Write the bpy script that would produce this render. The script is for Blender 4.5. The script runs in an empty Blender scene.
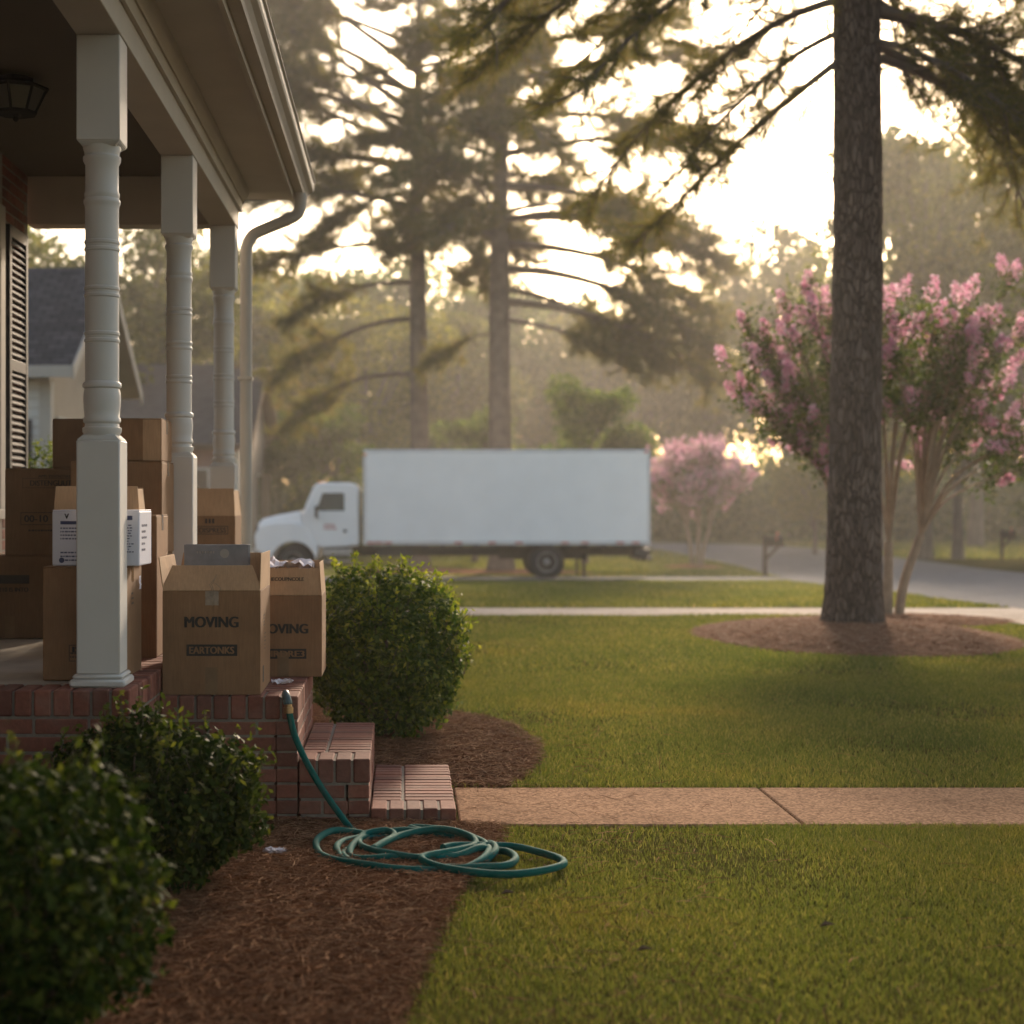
import bpy, math, random
import numpy as np
from mathutils import Vector, Matrix, noise as mnoise

scene = bpy.context.scene
R = math.radians

# ------------------------------------------------------------------ camera
FPX = 1600.0            # focal length in pixels of a 1024 px wide frame
CAM_H = 1.35
cam_data = bpy.data.cameras.new("camera")
cam = bpy.data.objects.new("camera", cam_data)
scene.collection.objects.link(cam)
cam.location = (0, 0, CAM_H)
cam.rotation_euler = (R(90), 0, 0)
cam_data.sensor_width = 36
cam_data.lens = 36 * FPX / 1024
cam_data.shift_x = (512 - 403) / 1024
cam_data.shift_y = -(512 - 502) / 1024
cam_data.clip_start = 0.05
cam_data.clip_end = 3000
cam_data.dof.use_dof = True
cam_data.dof.focus_distance = 6.9
cam_data.dof.aperture_fstop = 2.1
scene.camera = cam

# ------------------------------------------------------------------ sky, sun, exposure
SUN_EL, SUN_AZ = R(19.0), R(12.5)
world = bpy.data.worlds.new("World")
scene.world = world
world.use_nodes = True
wn = world.node_tree
wn.nodes.clear()
sky = wn.nodes.new("ShaderNodeTexSky")
sky.sky_type = 'NISHITA'
sky.sun_disc = False
sky.sun_elevation = SUN_EL
sky.sun_rotation = SUN_AZ
sky.air_density = 1.0
sky.dust_density = 2.0
sky.ozone_density = 1.0
bg = wn.nodes.new("ShaderNodeBackground")
bg.inputs[1].default_value = 0.15
wo = wn.nodes.new("ShaderNodeOutputWorld")
tint = wn.nodes.new("ShaderNodeMix")
tint.data_type = 'RGBA'
tint.blend_type = 'MULTIPLY'
tint.inputs[0].default_value = 1.0
tint.inputs[7].default_value = (1.0, .89, .775, 1)
wn.links.new(sky.outputs[0], tint.inputs[6])
wn.links.new(tint.outputs[2], bg.inputs[0])
wn.links.new(bg.outputs[0], wo.inputs[0])

sun_data = bpy.data.lights.new("sun", 'SUN')
sun_data.energy = 3.9
sun_data.angle = R(7.0)
sun_data.color = (1.0, 0.80, 0.60)
sun = bpy.data.objects.new("sun", sun_data)
scene.collection.objects.link(sun)
_to_sun = Vector((math.sin(SUN_AZ) * math.cos(SUN_EL), math.cos(SUN_AZ) * math.cos(SUN_EL), math.sin(SUN_EL)))
sun.rotation_euler = _to_sun.to_track_quat('Z', 'Y').to_euler()
sun.location = (0, 0, 40)

vs = scene.view_settings
scene.display_settings.display_device = 'sRGB'
vs.view_transform = 'Standard'
vs.look = 'None'
vs.exposure = 1.2
vs.gamma = 1.0
vs.use_curve_mapping = False

scene.render.engine = 'CYCLES'
cy = scene.cycles
cy.use_denoising = True
try:
    cy.denoiser = 'OPENIMAGEDENOISE'
except Exception:
    pass
cy.max_bounces = 6
cy.diffuse_bounces = 3
cy.glossy_bounces = 3
cy.transmission_bounces = 4
cy.transparent_max_bounces = 8
cy.volume_bounces = 1
cy.sample_clamp_indirect = 4.0
cy.caustics_reflective = False
cy.caustics_refractive = False

HAZE_DENSITY = 0.00115
HAZE_COLOR = (1.0, 0.94, 0.86)
HAZE_ANISO = 0.5

# ------------------------------------------------------------------ terrain
def gz(y):
    """height of the ground: flat front yard that falls gently to the street"""
    if y < 20.3:
        return 0.0
    if y < 44:
        return -0.031 * (y - 20.3) - 0.0
    if y < 60:
        return -0.735 - 0.265 * (1 - ((60 - y) / 16.0) ** 2)
    return -1.0

def PX(px, d):
    return (px - 403.0) * d / FPX

def PZ(py, d):
    return CAM_H - (py - 502.0) * d / FPX

def ground_px(px, py, z=0.0):
    d = FPX * (CAM_H - z) / (py - 502.0)
    return PX(px, d), d

# ------------------------------------------------------------------ mesh helpers
col = scene.collection

class MB:
    """collects shapes, then links them as one mesh object"""
    def __init__(self):
        self.v, self.f = [], []

    def add(self, verts, faces):
        b = len(self.v)
        self.v.extend([tuple(p) for p in verts])
        self.f.extend([tuple(i + b for i in f) for f in faces])

    def box(self, x0, x1, y0, y1, z0, z1):
        self.add([(x0, y0, z0), (x1, y0, z0), (x1, y1, z0), (x0, y1, z0),
                  (x0, y0, z1), (x1, y0, z1), (x1, y1, z1), (x0, y1, z1)],
                 [(0, 3, 2, 1), (4, 5, 6, 7), (0, 1, 5, 4), (1, 2, 6, 5), (2, 3, 7, 6), (3, 0, 4, 7)])

    def cbox(self, x0, x1, y0, y1, z0, z1, c=0.004):
        """box with chamfered edges"""
        c = min(c, (x1 - x0) * .4, (y1 - y0) * .4, (z1 - z0) * .4)
        xs, ys, zs = (x0, x1), (y0, y1), (z0, z1)
        v, idx = [], {}
        for i in (0, 1):
            for j in (0, 1):
                for k in (0, 1):
                    sx, sy, sz = (c if i == 0 else -c), (c if j == 0 else -c), (c if k == 0 else -c)
                    idx[(i, j, k, 'x')] = len(v); v.append((xs[i], ys[j] + sy, zs[k] + sz))
                    idx[(i, j, k, 'y')] = len(v); v.append((xs[i] + sx, ys[j], zs[k] + sz))
                    idx[(i, j, k, 'z')] = len(v); v.append((xs[i] + sx, ys[j] + sy, zs[k]))
        f = []
        g = lambda i, j, k, a: idx[(i, j, k, a)]
        for i in (0, 1):
            q = [g(i, 0, 0, 'x'), g(i, 1, 0, 'x'), g(i, 1, 1, 'x'), g(i, 0, 1, 'x')]
            f.append(q if i else q[::-1])
            q = [g(0, i, 0, 'y'), g(0, i, 1, 'y'), g(1, i, 1, 'y'), g(1, i, 0, 'y')]
            f.append(q if i else q[::-1])
            q = [g(0, 0, i, 'z'), g(1, 0, i, 'z'), g(1, 1, i, 'z'), g(0, 1, i, 'z')]
            f.append(q if i else q[::-1])
        for a in (0, 1):
            for b in (0, 1):
                f.append([g(0, a, b, 'y'), g(1, a, b, 'y'), g(1, a, b, 'z'), g(0, a, b, 'z')])
                f.append([g(a, 0, b, 'x'), g(a, 1, b, 'x'), g(a, 1, b, 'z'), g(a, 0, b, 'z')])
                f.append([g(a, b, 0, 'x'), g(a, b, 1, 'x'), g(a, b, 1, 'y'), g(a, b, 0, 'y')])
                for k in (0, 1):
                    f.append([g(a, b, k, 'x'), g(a, b, k, 'y'), g(a, b, k, 'z')])
        self.add(v, f)

    def quad(self, a, b, c, d):
        self.add([a, b, c, d], [(0, 1, 2, 3)])

    def prism(self, poly, axis, a, b):
        """poly: 2D outline; axis 'y': (x,z), 'x': (y,z), 'z': (x,y); extruded from a to b"""
        n = len(poly)
        def P(p, t):
            return {'y': (p[0], t, p[1]), 'x': (t, p[0], p[1]), 'z': (p[0], p[1], t)}[axis]
        v = [P(p, a) for p in poly] + [P(p, b) for p in poly]
        f = [tuple(range(n)), tuple(range(2 * n - 1, n - 1, -1))]
        for i in range(n):
            j = (i + 1) % n
            f.append((i, i + n, j + n, j))
        self.add(v, f)

    def tube(self, pts, radii, n=8, cap=True):
        pts = [Vector(p) for p in pts]
        if not hasattr(radii, '__len__'):
            radii = [radii] * len(pts)
        v, f = [], []
        prev = None
        for i, p in enumerate(pts):
            t = (pts[min(i + 1, len(pts) - 1)] - pts[max(i - 1, 0)])
            t = t.normalized() if t.length > 1e-9 else Vector((0, 0, 1))
            if prev is None:
                ref = Vector((0, 0, 1)) if abs(t.z) < .9 else Vector((1, 0, 0))
                u = t.cross(ref).normalized()
            else:
                u = prev - t * prev.dot(t)
                u = u.normalized() if u.length > 1e-6 else t.cross(Vector((0, 0, 1))).normalized()
            prev = u
            w = t.cross(u)
            for k in range(n):
                a = 2 * math.pi * k / n
                v.append(p + (u * math.cos(a) + w * math.sin(a)) * radii[i])
        for i in range(len(pts) - 1):
            for k in range(n):
                k2 = (k + 1) % n
                f.append((i * n + k, i * n + k2, (i + 1) * n + k2, (i + 1) * n + k))
        if cap:
            f.append(tuple(range(n - 1, -1, -1)))
            f.append(tuple((len(pts) - 1) * n + k for k in range(n)))
        self.add(v, f)

    def lathe(self, prof, center, n=24, axis='z'):
        """prof: list of (r, h) along the axis"""
        cx, cy_, cz = center
        v, f = [], []
        for r, h in prof:
            for k in range(n):
                a = 2 * math.pi * k / n
                c, s = r * math.cos(a), r * math.sin(a)
                if axis == 'z':
                    v.append((cx + c, cy_ + s, cz + h))
                elif axis == 'y':
                    v.append((cx + c, cy_ + h, cz + s))
                else:
                    v.append((cx + h, cy_ + c, cz + s))
        m = len(prof)
        for i in range(m - 1):
            for k in range(n):
                k2 = (k + 1) % n
                f.append((i * n + k, i * n + k2, (i + 1) * n + k2, (i + 1) * n + k))
        f.append(tuple(range(n - 1, -1, -1)))
        f.append(tuple((m - 1) * n + k for k in range(n)))
        self.add(v, f)

    def build(self, name, mat, parent=None, loc=None, smooth=False, bevel=0.0, world_coords=True):
        """parent: root thing (or a part of it). Shapes are given in world coordinates unless world_coords is False"""
        off = Vector((0, 0, 0))
        if world_coords:
            p = parent
            while p is not None:
                off += p.location
                p = p.parent
        if loc is not None:
            off = off + Vector(loc)
        me = bpy.data.meshes.new(name)
        me.from_pydata([(a - off.x, b - off.y, c - off.z) for a, b, c in self.v], [], self.f)
        me.validate()
        me.update()
        o = bpy.data.objects.new(name, me)
        if loc is not None:
            o.location = loc
        col.objects.link(o)
        if parent is not None:
            o.parent = parent
        if mat:
            me.materials.append(mat)
        import bmesh
        bm = bmesh.new()
        bm.from_mesh(me)
        bmesh.ops.recalc_face_normals(bm, faces=bm.faces)
        bm.to_mesh(me)
        bm.free()
        if smooth:
            me.polygons.foreach_set('use_smooth', [True] * len(me.polygons))
            try:
                me.set_sharp_from_angle(angle=R(40))
            except Exception:
                pass
        if bevel:
            b = o.modifiers.new('bevel', 'BEVEL')
            b.width = bevel
            b.segments = 2
            b.limit_method = 'ANGLE'
            b.angle_limit = R(35)
        return o

def np_obj(name, verts, faces, mat, parent=None, smooth=False, loc=None):
    """fast mesh from numpy arrays; faces is an (N, k) index array. World coordinates"""
    off = np.zeros(3)
    p = parent
    while p is not None:
        off += np.array(p.location)
        p = p.parent
    if loc is not None:
        off += np.array(loc)
    verts = np.asarray(verts, dtype=np.float32) - off.astype(np.float32)
    faces = np.asarray(faces, dtype=np.int32)
    me = bpy.data.meshes.new(name)
    me.vertices.add(len(verts))
    me.vertices.foreach_set('co', verts.ravel())
    k = faces.shape[1]
    me.loops.add(faces.size)
    me.loops.foreach_set('vertex_index', faces.ravel())
    me.polygons.add(len(faces))
    me.polygons.foreach_set('loop_start', np.arange(0, faces.size, k, dtype=np.int32))
    me.polygons.foreach_set('loop_total', np.full(len(faces), k, dtype=np.int32))
    if smooth:
        me.polygons.foreach_set('use_smooth', np.ones(len(faces), dtype=bool))
    me.update(calc_edges=True)
    me.materials.append(mat)
    o = bpy.data.objects.new(name, me)
    if loc is not None:
        o.location = loc
    col.objects.link(o)
    if parent is not None:
        o.parent = parent
    return o

def tag(o, label=None, cat=None, group=None, kind=None):
    if label: o['label'] = label
    if cat: o['category'] = cat
    if group: o['group'] = group
    if kind: o['kind'] = kind
    return o

def thing(name, label, cat, loc=(0, 0, 0), rz=0.0, group=None):
    o = bpy.data.objects.new(name, None)
    o.empty_display_size = 0.2
    col.objects.link(o)
    o.location = loc
    o.rotation_euler = (0, 0, rz)
    return tag(o, label, cat, group)

def copy_tree(o, parent=None):
    c = o.copy()
    col.objects.link(c)
    c.parent = parent
    for ch in list(o.children):
        copy_tree(ch, c)
    return c

# ------------------------------------------------------------------ foliage helpers (numpy)
def unit(a):
    return a / np.maximum(np.linalg.norm(a, axis=-1, keepdims=True), 1e-9)

def leaf_quads(rng, c, length, width, normal_bias=None, fold=0.0):
    """N small diamond leaves at centres c, random orientation. length may be an array"""
    n = len(c)
    u = unit(rng.normal(size=(n, 3)))
    nn = unit(rng.normal(size=(n, 3)) + (0 if normal_bias is None else normal_bias))
    v = unit(np.cross(nn, u))
    u = unit(np.cross(v, nn))
    L = (np.ones(n) * length * rng.uniform(.7, 1.25, n))[:, None]
    W = (np.ones(n) * width * rng.uniform(.7, 1.25, n))[:, None]
    a = c - u * L / 2
    b = c + v * W / 2 - u * L * .08 + nn * W * fold
    d = c + u * L / 2
    e = c - v * W / 2 - u * L * .08 + nn * W * fold
    verts = np.stack([a, b, d, e], 1).reshape(-1, 3)
    faces = np.arange(4 * n).reshape(n, 4)
    return verts, faces

def needle_tris(rng, base, dirs, length, width):
    n = len(base)
    L = (np.ones(n) * length * rng.uniform(.7, 1.2, n))[:, None]
    w = unit(np.cross(dirs, rng.normal(size=(n, 3)))) * width / 2
    verts = np.stack([base + w, base - w, base + dirs * L], 1).reshape(-1, 3)
    return verts, np.arange(3 * n).reshape(n, 3)
# ------------------------------------------------------------------ materials
def new_mat(name):
    m = bpy.data.materials.new(name)
    m.use_nodes = True
    nt = m.node_tree
    nt.nodes.clear()
    out = nt.nodes.new('ShaderNodeOutputMaterial')
    return m, nt, out

def N(nt, typ, **kw):
    n = nt.nodes.new(typ)
    for k, v in kw.items():
        if k.startswith('i_'):
            key = k[2:]
            n.inputs[int(key) if key.isdigit() else key.replace('_', ' ')].default_value = v
        else:
            setattr(n, k, v)
    return n

def coords(nt, scale=(1, 1, 1), rot=(0, 0, 0)):
    tc = nt.nodes.new('ShaderNodeTexCoord')
    mp = nt.nodes.new('ShaderNodeMapping')
    mp.inputs['Scale'].default_value = scale
    mp.inputs['Rotation'].default_value = rot
    nt.links.new(tc.outputs['Object'], mp.inputs['Vector'])
    return mp.outputs[0]

def ramp(nt, fac, stops):
    r = nt.nodes.new('ShaderNodeValToRGB')
    els = r.color_ramp.elements
    while len(els) > len(stops):
        els.remove(els[-1])
    while len(els) < len(stops):
        els.new(0.5)
    for e, (p, c) in zip(els, stops):
        e.position = p
        e.color = (*c, 1)
    nt.links.new(fac, r.inputs[0])
    return r.outputs[0]

def mixc(nt, fac, a, b, mode='MIX'):
    m = nt.nodes.new('ShaderNodeMix')
    m.data_type = 'RGBA'
    m.blend_type = mode
    for sock, val in ((m.inputs[0], fac), (m.inputs[6], a), (m.inputs[7], b)):
        if isinstance(val, (int, float)):
            sock.default_value = val
        elif isinstance(val, tuple):
            sock.default_value = (*val, 1) if len(val) == 3 else val
        else:
            nt.links.new(val, sock)
    return m.outputs[2]

def noise_tex(nt, vec, scale, detail=4, rough=.55):
    n = N(nt, 'ShaderNodeTexNoise')
    n.inputs['Scale'].default_value = scale
    n.inputs['Detail'].default_value = detail
    n.inputs['Roughness'].default_value = rough
    nt.links.new(vec, n.inputs['Vector'])
    return n.outputs[0]

def surface(nt, out, color, rough=.6, bump=None, bump_strength=.3, bump_dist=.01, spec=.5, metal=0.0):
    p = nt.nodes.new('ShaderNodeBsdfPrincipled')
    if isinstance(color, tuple):
        p.inputs['Base Color'].default_value = (*color, 1)
    else:
        nt.links.new(color, p.inputs['Base Color'])
    if isinstance(rough, (int, float)):
        p.inputs['Roughness'].default_value = rough
    else:
        nt.links.new(rough, p.inputs['Roughness'])
    p.inputs['Specular IOR Level'].default_value = spec
    p.inputs['Metallic'].default_value = metal
    if bump is not None:
        b = nt.nodes.new('ShaderNodeBump')
        b.inputs['Strength'].default_value = bump_strength
        b.inputs['Distance'].default_value = bump_dist
        nt.links.new(bump, b.inputs['Height'])
        nt.links.new(b.outputs[0], p.inputs['Normal'])
    nt.links.new(p.outputs[0], out.inputs[0])
    return p

def simple(name, c, rough=.6, var=.12, scale=6.0, bump=.15, spec=.5, metal=0.0, dist=.004):
    m, nt, out = new_mat(name)
    v = coords(nt)
    n = noise_tex(nt, v, scale, 6, .6)
    dark = tuple(x * (1 - var) for x in c)
    lite = tuple(min(1, x * (1 + var)) for x in c)
    cc = ramp(nt, n, [(.3, dark), (.7, lite)])
    n2 = noise_tex(nt, v, scale * 9, 4, .6)
    surface(nt, out, cc, rough, n2, bump, dist, spec, metal)
    return m

def leaf_mat(name, stops, trans=.35, rough=.5, spec=.3, tcol=None):
    """leaves: every leaf (mesh island) has its own tone, thin enough to pass light"""
    m, nt, out = new_mat(name)
    g = nt.nodes.new('ShaderNodeNewGeometry')
    c = ramp(nt, g.outputs['Random Per Island'], stops)
    p = nt.nodes.new('ShaderNodeBsdfPrincipled')
    nt.links.new(c, p.inputs['Base Color'])
    p.inputs['Roughness'].default_value = rough
    p.inputs['Specular IOR Level'].default_value = spec
    t = nt.nodes.new('ShaderNodeBsdfTranslucent')
    tc = mixc(nt, 1.0, c, tcol or (1.5, 1.5, .7), 'MULTIPLY')
    nt.links.new(tc, t.inputs[0])
    mx = nt.nodes.new('ShaderNodeMixShader')
    mx.inputs[0].default_value = trans
    nt.links.new(p.outputs[0], mx.inputs[1])
    nt.links.new(t.outputs[0], mx.inputs[2])
    nt.links.new(mx.outputs[0], out.inputs[0])
    return m

MAT = {}
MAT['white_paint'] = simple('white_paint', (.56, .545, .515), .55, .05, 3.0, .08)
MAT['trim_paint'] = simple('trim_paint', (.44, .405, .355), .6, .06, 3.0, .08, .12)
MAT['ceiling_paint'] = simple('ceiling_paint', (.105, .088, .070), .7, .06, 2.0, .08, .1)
MAT['mortar'] = simple('mortar', (.21, .18, .15), .95, .2, 30, .5)
MAT['concrete_floor'] = simple('concrete_floor', (.36, .32, .27), .75, .15, 5, .2)
MAT['black_metal'] = simple('black_metal', (.018, .018, .018), .8, .2, 20, .1, .05)
MAT['dark_plastic'] = simple('dark_plastic', (.03, .03, .032), .5, .2, 20, .1)
MAT['shutter_paint'] = simple('shutter_paint', (.018, .018, .02), .6, .2, 10, .1)
MAT['tyre'] = simple('tyre', (.022, .021, .02), .85, .3, 10, .3)
MAT['steel'] = simple('steel', (.45, .44, .42), .4, .15, 10, .1, metal=.7)
MAT['chassis'] = simple('chassis', (.03, .028, .026), .7, .3, 6, .2)
MAT['truck_paint'] = simple('truck_paint', (.91, .885, .86), .3, .03, 1.5, .02)
MAT['ink'] = simple('ink', (.018, .016, .014), .7, .2, 40, .1)
MAT['blue_ink'] = simple('blue_ink', (.05, .06, .14), .7, .2, 40, .1)
MAT['red_ink'] = simple('red_ink', (.45, .10, .08), .7, .2, 40, .1)
MAT['red_marker'] = simple('red_marker', (.50, .10, .06), .4, .2, 40, .1)
MAT['amber'] = simple('amber', (.75, .28, .05), .3, .1, 40, .1)
MAT['card_white'] = simple('card_white', (.64, .64, .72), .6, .05, 8, .1)
MAT['book_cover'] = simple('book_cover', (.20, .20, .215), .5, .15, 14, .1)
MAT['book_top'] = simple('book_top', (.50, .44, .38), .7, .1, 14, .1)
MAT['paper'] = simple('paper', (.78, .72, .76), .8, .06, 20, .2)
MAT['tape'] = simple('tape', (.20, .125, .07), .22, .15, 14, .15, spec=.5)
MAT['hose'] = simple('hose', (.010, .105, .090), .75, .18, 12, .05, spec=.05)
MAT['brass'] = simple('brass', (.42, .27, .13), .4, .2, 20, .1, metal=.8)
MAT['coupling'] = simple('coupling', (.05, .09, .09), .45, .2, 20, .1)
MAT['bark_smooth'] = simple('bark_smooth', (.30, .22, .15), .8, .3, 7, .3)
MAT['bark_grey'] = simple('bark_grey', (.13, .10, .08), .9, .35, 3, .6, dist=.02)
MAT['twig'] = simple('twig', (.10, .075, .05), .9, .3, 9, .3)
MAT['siding'] = simple('siding', (.60, .585, .55), .8, .05, 1.5, .1, .1)
MAT['beige_siding'] = simple('beige_siding', (.36, .30, .23), .8, .06, 1.5, .1, .1)
MAT['wood_trim'] = simple('wood_trim', (.13, .09, .06), .9, .1, 3, .1, .03)
MAT['post_wood'] = simple('post_wood', (.032, .026, .022), .9, .3, 8, .3, .05)
MAT['straw_base'] = simple('straw_base', (.095, .045, .026), 1.0, .45, 18, .8, 0.0, dist=.02)

def m_glass():
    m, nt, out = new_mat('window_glass')
    surface(nt, out, (.02, .025, .028), .06, spec=.8)
    return m
MAT['glass'] = m_glass()

def m_lamp_glass():
    m, nt, out = new_mat('lantern_glass')
    surface(nt, out, (.12, .12, .11), .15, spec=.6)
    return m
MAT['lamp_glass'] = m_lamp_glass()

def m_brick(name, tint=1.0):
    m, nt, out = new_mat(name)
    v = coords(nt)
    g = nt.nodes.new('ShaderNodeNewGeometry')
    base = ramp(nt, g.outputs['Random Per Island'],
                [(0, (.115 * tint, .048, .036)), (.25, (.185 * tint, .066, .047)), (.55, (.23 * tint, .085, .058)),
                 (.8, (.27 * tint, .105, .072)), (1, (.15 * tint, .07, .055))])
    n = noise_tex(nt, v, 45, 6, .65)
    shade = ramp(nt, n, [(.25, (.72, .70, .70)), (.75, (1.2, 1.18, 1.15))])
    c = mixc(nt, 1.0, base, shade, 'MULTIPLY')
    n3 = noise_tex(nt, v, 7, 3, .5)
    dust = ramp(nt, n3, [(.52, (0, 0, 0)), (.75, (.35, .35, .35))])
    c = mixc(nt, dust, c, (.30, .20, .15))
    surface(nt, out, c, .85, n, .6, .004, .3)
    return m
MAT['brick'] = m_brick('brick')

def m_far_brick():
    m, nt, out = new_mat('house_brick')
    v = coords(nt, rot=(R(90), 0, R(90)))
    b = N(nt, 'ShaderNodeTexBrick')
    nt.links.new(v, b.inputs['Vector'])
    b.inputs['Color1'].default_value = (.22, .085, .06, 1)
    b.inputs['Color2'].default_value = (.14, .06, .045, 1)
    b.inputs['Mortar'].default_value = (.32, .28, .24, 1)
    b.inputs['Scale'].default_value = 1.0
    b.inputs['Brick Width'].default_value = .205
    b.inputs['Row Height'].default_value = .068
    b.inputs['Mortar Size'].default_value = .008
    surface(nt, out, b.outputs[0], 1.0, spec=.03)
    return m
MAT['house_brick'] = m_far_brick()

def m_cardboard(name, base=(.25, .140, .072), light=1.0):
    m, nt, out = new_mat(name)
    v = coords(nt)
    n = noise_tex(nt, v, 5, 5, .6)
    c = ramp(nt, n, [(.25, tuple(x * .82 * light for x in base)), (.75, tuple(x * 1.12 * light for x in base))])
    n2 = noise_tex(nt, coords(nt, (160, 160, 12)), 1.0, 4, .6)
    fib = ramp(nt, n2, [(.3, (.88, .88, .88)), (.7, (1.08, 1.08, 1.08))])
    c = mixc(nt, 1.0, c, fib, 'MULTIPLY')
    w = N(nt, 'ShaderNodeTexWave', wave_type='BANDS', bands_direction='X')
    w.inputs['Scale'].default_value = 45
    nt.links.new(coords(nt), w.inputs['Vector'])
    add = N(nt, 'ShaderNodeMath', operation='ADD')
    nt.links.new(w.outputs[1], add.inputs[0])
    nt.links.new(noise_tex(nt, v, 25, 4, .6), add.inputs[1])
    surface(nt, out, c, .8, add.outputs[0], .12, .003, .25)
    return m
MAT['cardboard'] = m_cardboard('cardboard')
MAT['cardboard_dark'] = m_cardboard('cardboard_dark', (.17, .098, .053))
MAT['cardboard_light'] = m_cardboard('cardboard_light', (.47, .30, .175))

def m_lawn():
    m, nt, out = new_mat('lawn_soil_and_turf')
    v = coords(nt)
    n1 = noise_tex(nt, v, .35, 4, .6)
    c = ramp(nt, n1, [(.3, (.055, .054, .018)), (.5, (.078, .072, .024)), (.72, (.12, .10, .036))])
    n2 = noise_tex(nt, v, 14, 5, .7)
    c = mixc(nt, 1.0, c, ramp(nt, n2, [(.25, (.5, .5, .45)), (.75, (1.45, 1.4, 1.3))]), 'MULTIPLY')
    n3 = noise_tex(nt, v, 60, 4, .7)
    surface(nt, out, c, 1.0, n3, .8, .03, .0)
    return m
MAT['lawn'] = m_lawn()

def m_grass():
    """blades: one tone per blade, drifting between green and straw across the yard"""
    m, nt, out = new_mat('grass_blade')
    g = nt.nodes.new('ShaderNodeNewGeometry')
    a = ramp(nt, g.outputs['Random Per Island'],
             [(0, (.076, .102, .024)), (.45, (.128, .148, .039)), (.8, (.184, .186, .055)), (.95, (.26, .235, .09)), (1, (.34, .28, .13))])
    n = noise_tex(nt, g.outputs['Position'], .55, 4, .6)
    patch = ramp(nt, n, [(.32, (.70, .82, .75)), (.55, (1, 1, 1)), (.75, (1.5, 1.22, 1.1))])
    c = mixc(nt, 1.0, a, patch, 'MULTIPLY')
    p = nt.nodes.new('ShaderNodeBsdfPrincipled')
    nt.links.new(c, p.inputs['Base Color'])
    p.inputs['Roughness'].default_value = .8
    p.inputs['Specular IOR Level'].default_value = .08
    t = nt.nodes.new('ShaderNodeBsdfTranslucent')
    nt.links.new(mixc(nt, 1.0, c, (1.6, 1.5, .8), 'MULTIPLY'), t.inputs[0])
    mx = nt.nodes.new('ShaderNodeMixShader')
    mx.inputs[0].default_value = .4
    nt.links.new(p.outputs[0], mx.inputs[1])
    nt.links.new(t.outputs[0], mx.inputs[2])
    nt.links.new(mx.outputs[0], out.inputs[0])
    return m
MAT['grass'] = m_grass()

MAT['mound_straw'] = leaf_mat('mound_straw', [(0, (.20, .10, .06)), (.4, (.33, .175, .105)), (.75, (.44, .26, .165)), (1, (.54, .37, .25))], .1, .95, .04, (1, .9, .8))
MAT['mound_base'] = simple('mound_base', (.25, .135, .082), 1.0, .45, 12, .8, 0.0, dist=.02)
MAT['straw'] = leaf_mat('pine_straw', [(0, (.095, .043, .022)), (.4, (.190, .088, .044)), (.75, (.30, .150, .078)), (1, (.42, .25, .14))], .1, .95, .04, (1, .9, .8))
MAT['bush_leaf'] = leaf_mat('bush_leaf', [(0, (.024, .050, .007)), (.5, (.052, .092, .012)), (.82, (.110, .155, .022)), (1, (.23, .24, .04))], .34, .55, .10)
MAT['shaded_bush_leaf'] = leaf_mat('shaded_bush_leaf', [(0, (.010, .022, .004)), (.5, (.022, .040, .007)), (.82, (.045, .068, .012)), (1, (.11, .12, .022))], .25, .6, .04)  # dark green bush leaf, darkened further: shade on the left shrubs put into colour
MAT['shaded_bush_tip'] = leaf_mat('shaded_bush_tip', [(0, (.04, .06, .010)), (.6, (.085, .11, .018)), (1, (.14, .14, .03))], .4, .55, .1)  # shoot tips of those shrubs, their shade put into the colour too
MAT['bush_tip'] = leaf_mat('bush_tip', [(0, (.11, .16, .02)), (.6, (.20, .24, .03)), (1, (.30, .29, .06))], .5, .6, .08)
MAT['pine_needle'] = leaf_mat('pine_needle', [(0, (.042, .058, .018)), (.5, (.076, .092, .030)), (.85, (.13, .13, .045)), (1, (.22, .16, .07))], .5, .6, .15, (2.3, 1.85, .9))
MAT['crown_olive'] = leaf_mat('crown_olive', [(0, (.045, .055, .018)), (.5, (.08, .09, .028)), (.85, (.12, .12, .04)), (1, (.18, .155, .05))], .5, .7, .1)
MAT['crown_yellow'] = leaf_mat('crown_yellow', [(0, (.08, .09, .018)), (.5, (.14, .14, .03)), (1, (.24, .21, .05))], .5, .7, .1)
MAT['crown_green'] = leaf_mat('crown_green', [(0, (.035, .065, .014)), (.5, (.07, .11, .026)), (1, (.14, .165, .045))], .5, .7, .1)
MAT['myrtle_leaf'] = leaf_mat('myrtle_leaf', [(0, (.026, .050, .010)), (.5, (.052, .084, .018)), (.85, (.095, .125, .028)), (1, (.17, .15, .05))], .4, .6, .1)
MAT['blossom'] = leaf_mat('blossom', [(0, (.66, .28, .42)), (.45, (.80, .45, .58)), (.8, (.86, .60, .70)), (1, (.88, .74, .80))], .5, .7, .1, (1.05, 1.0, 1.05))

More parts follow.
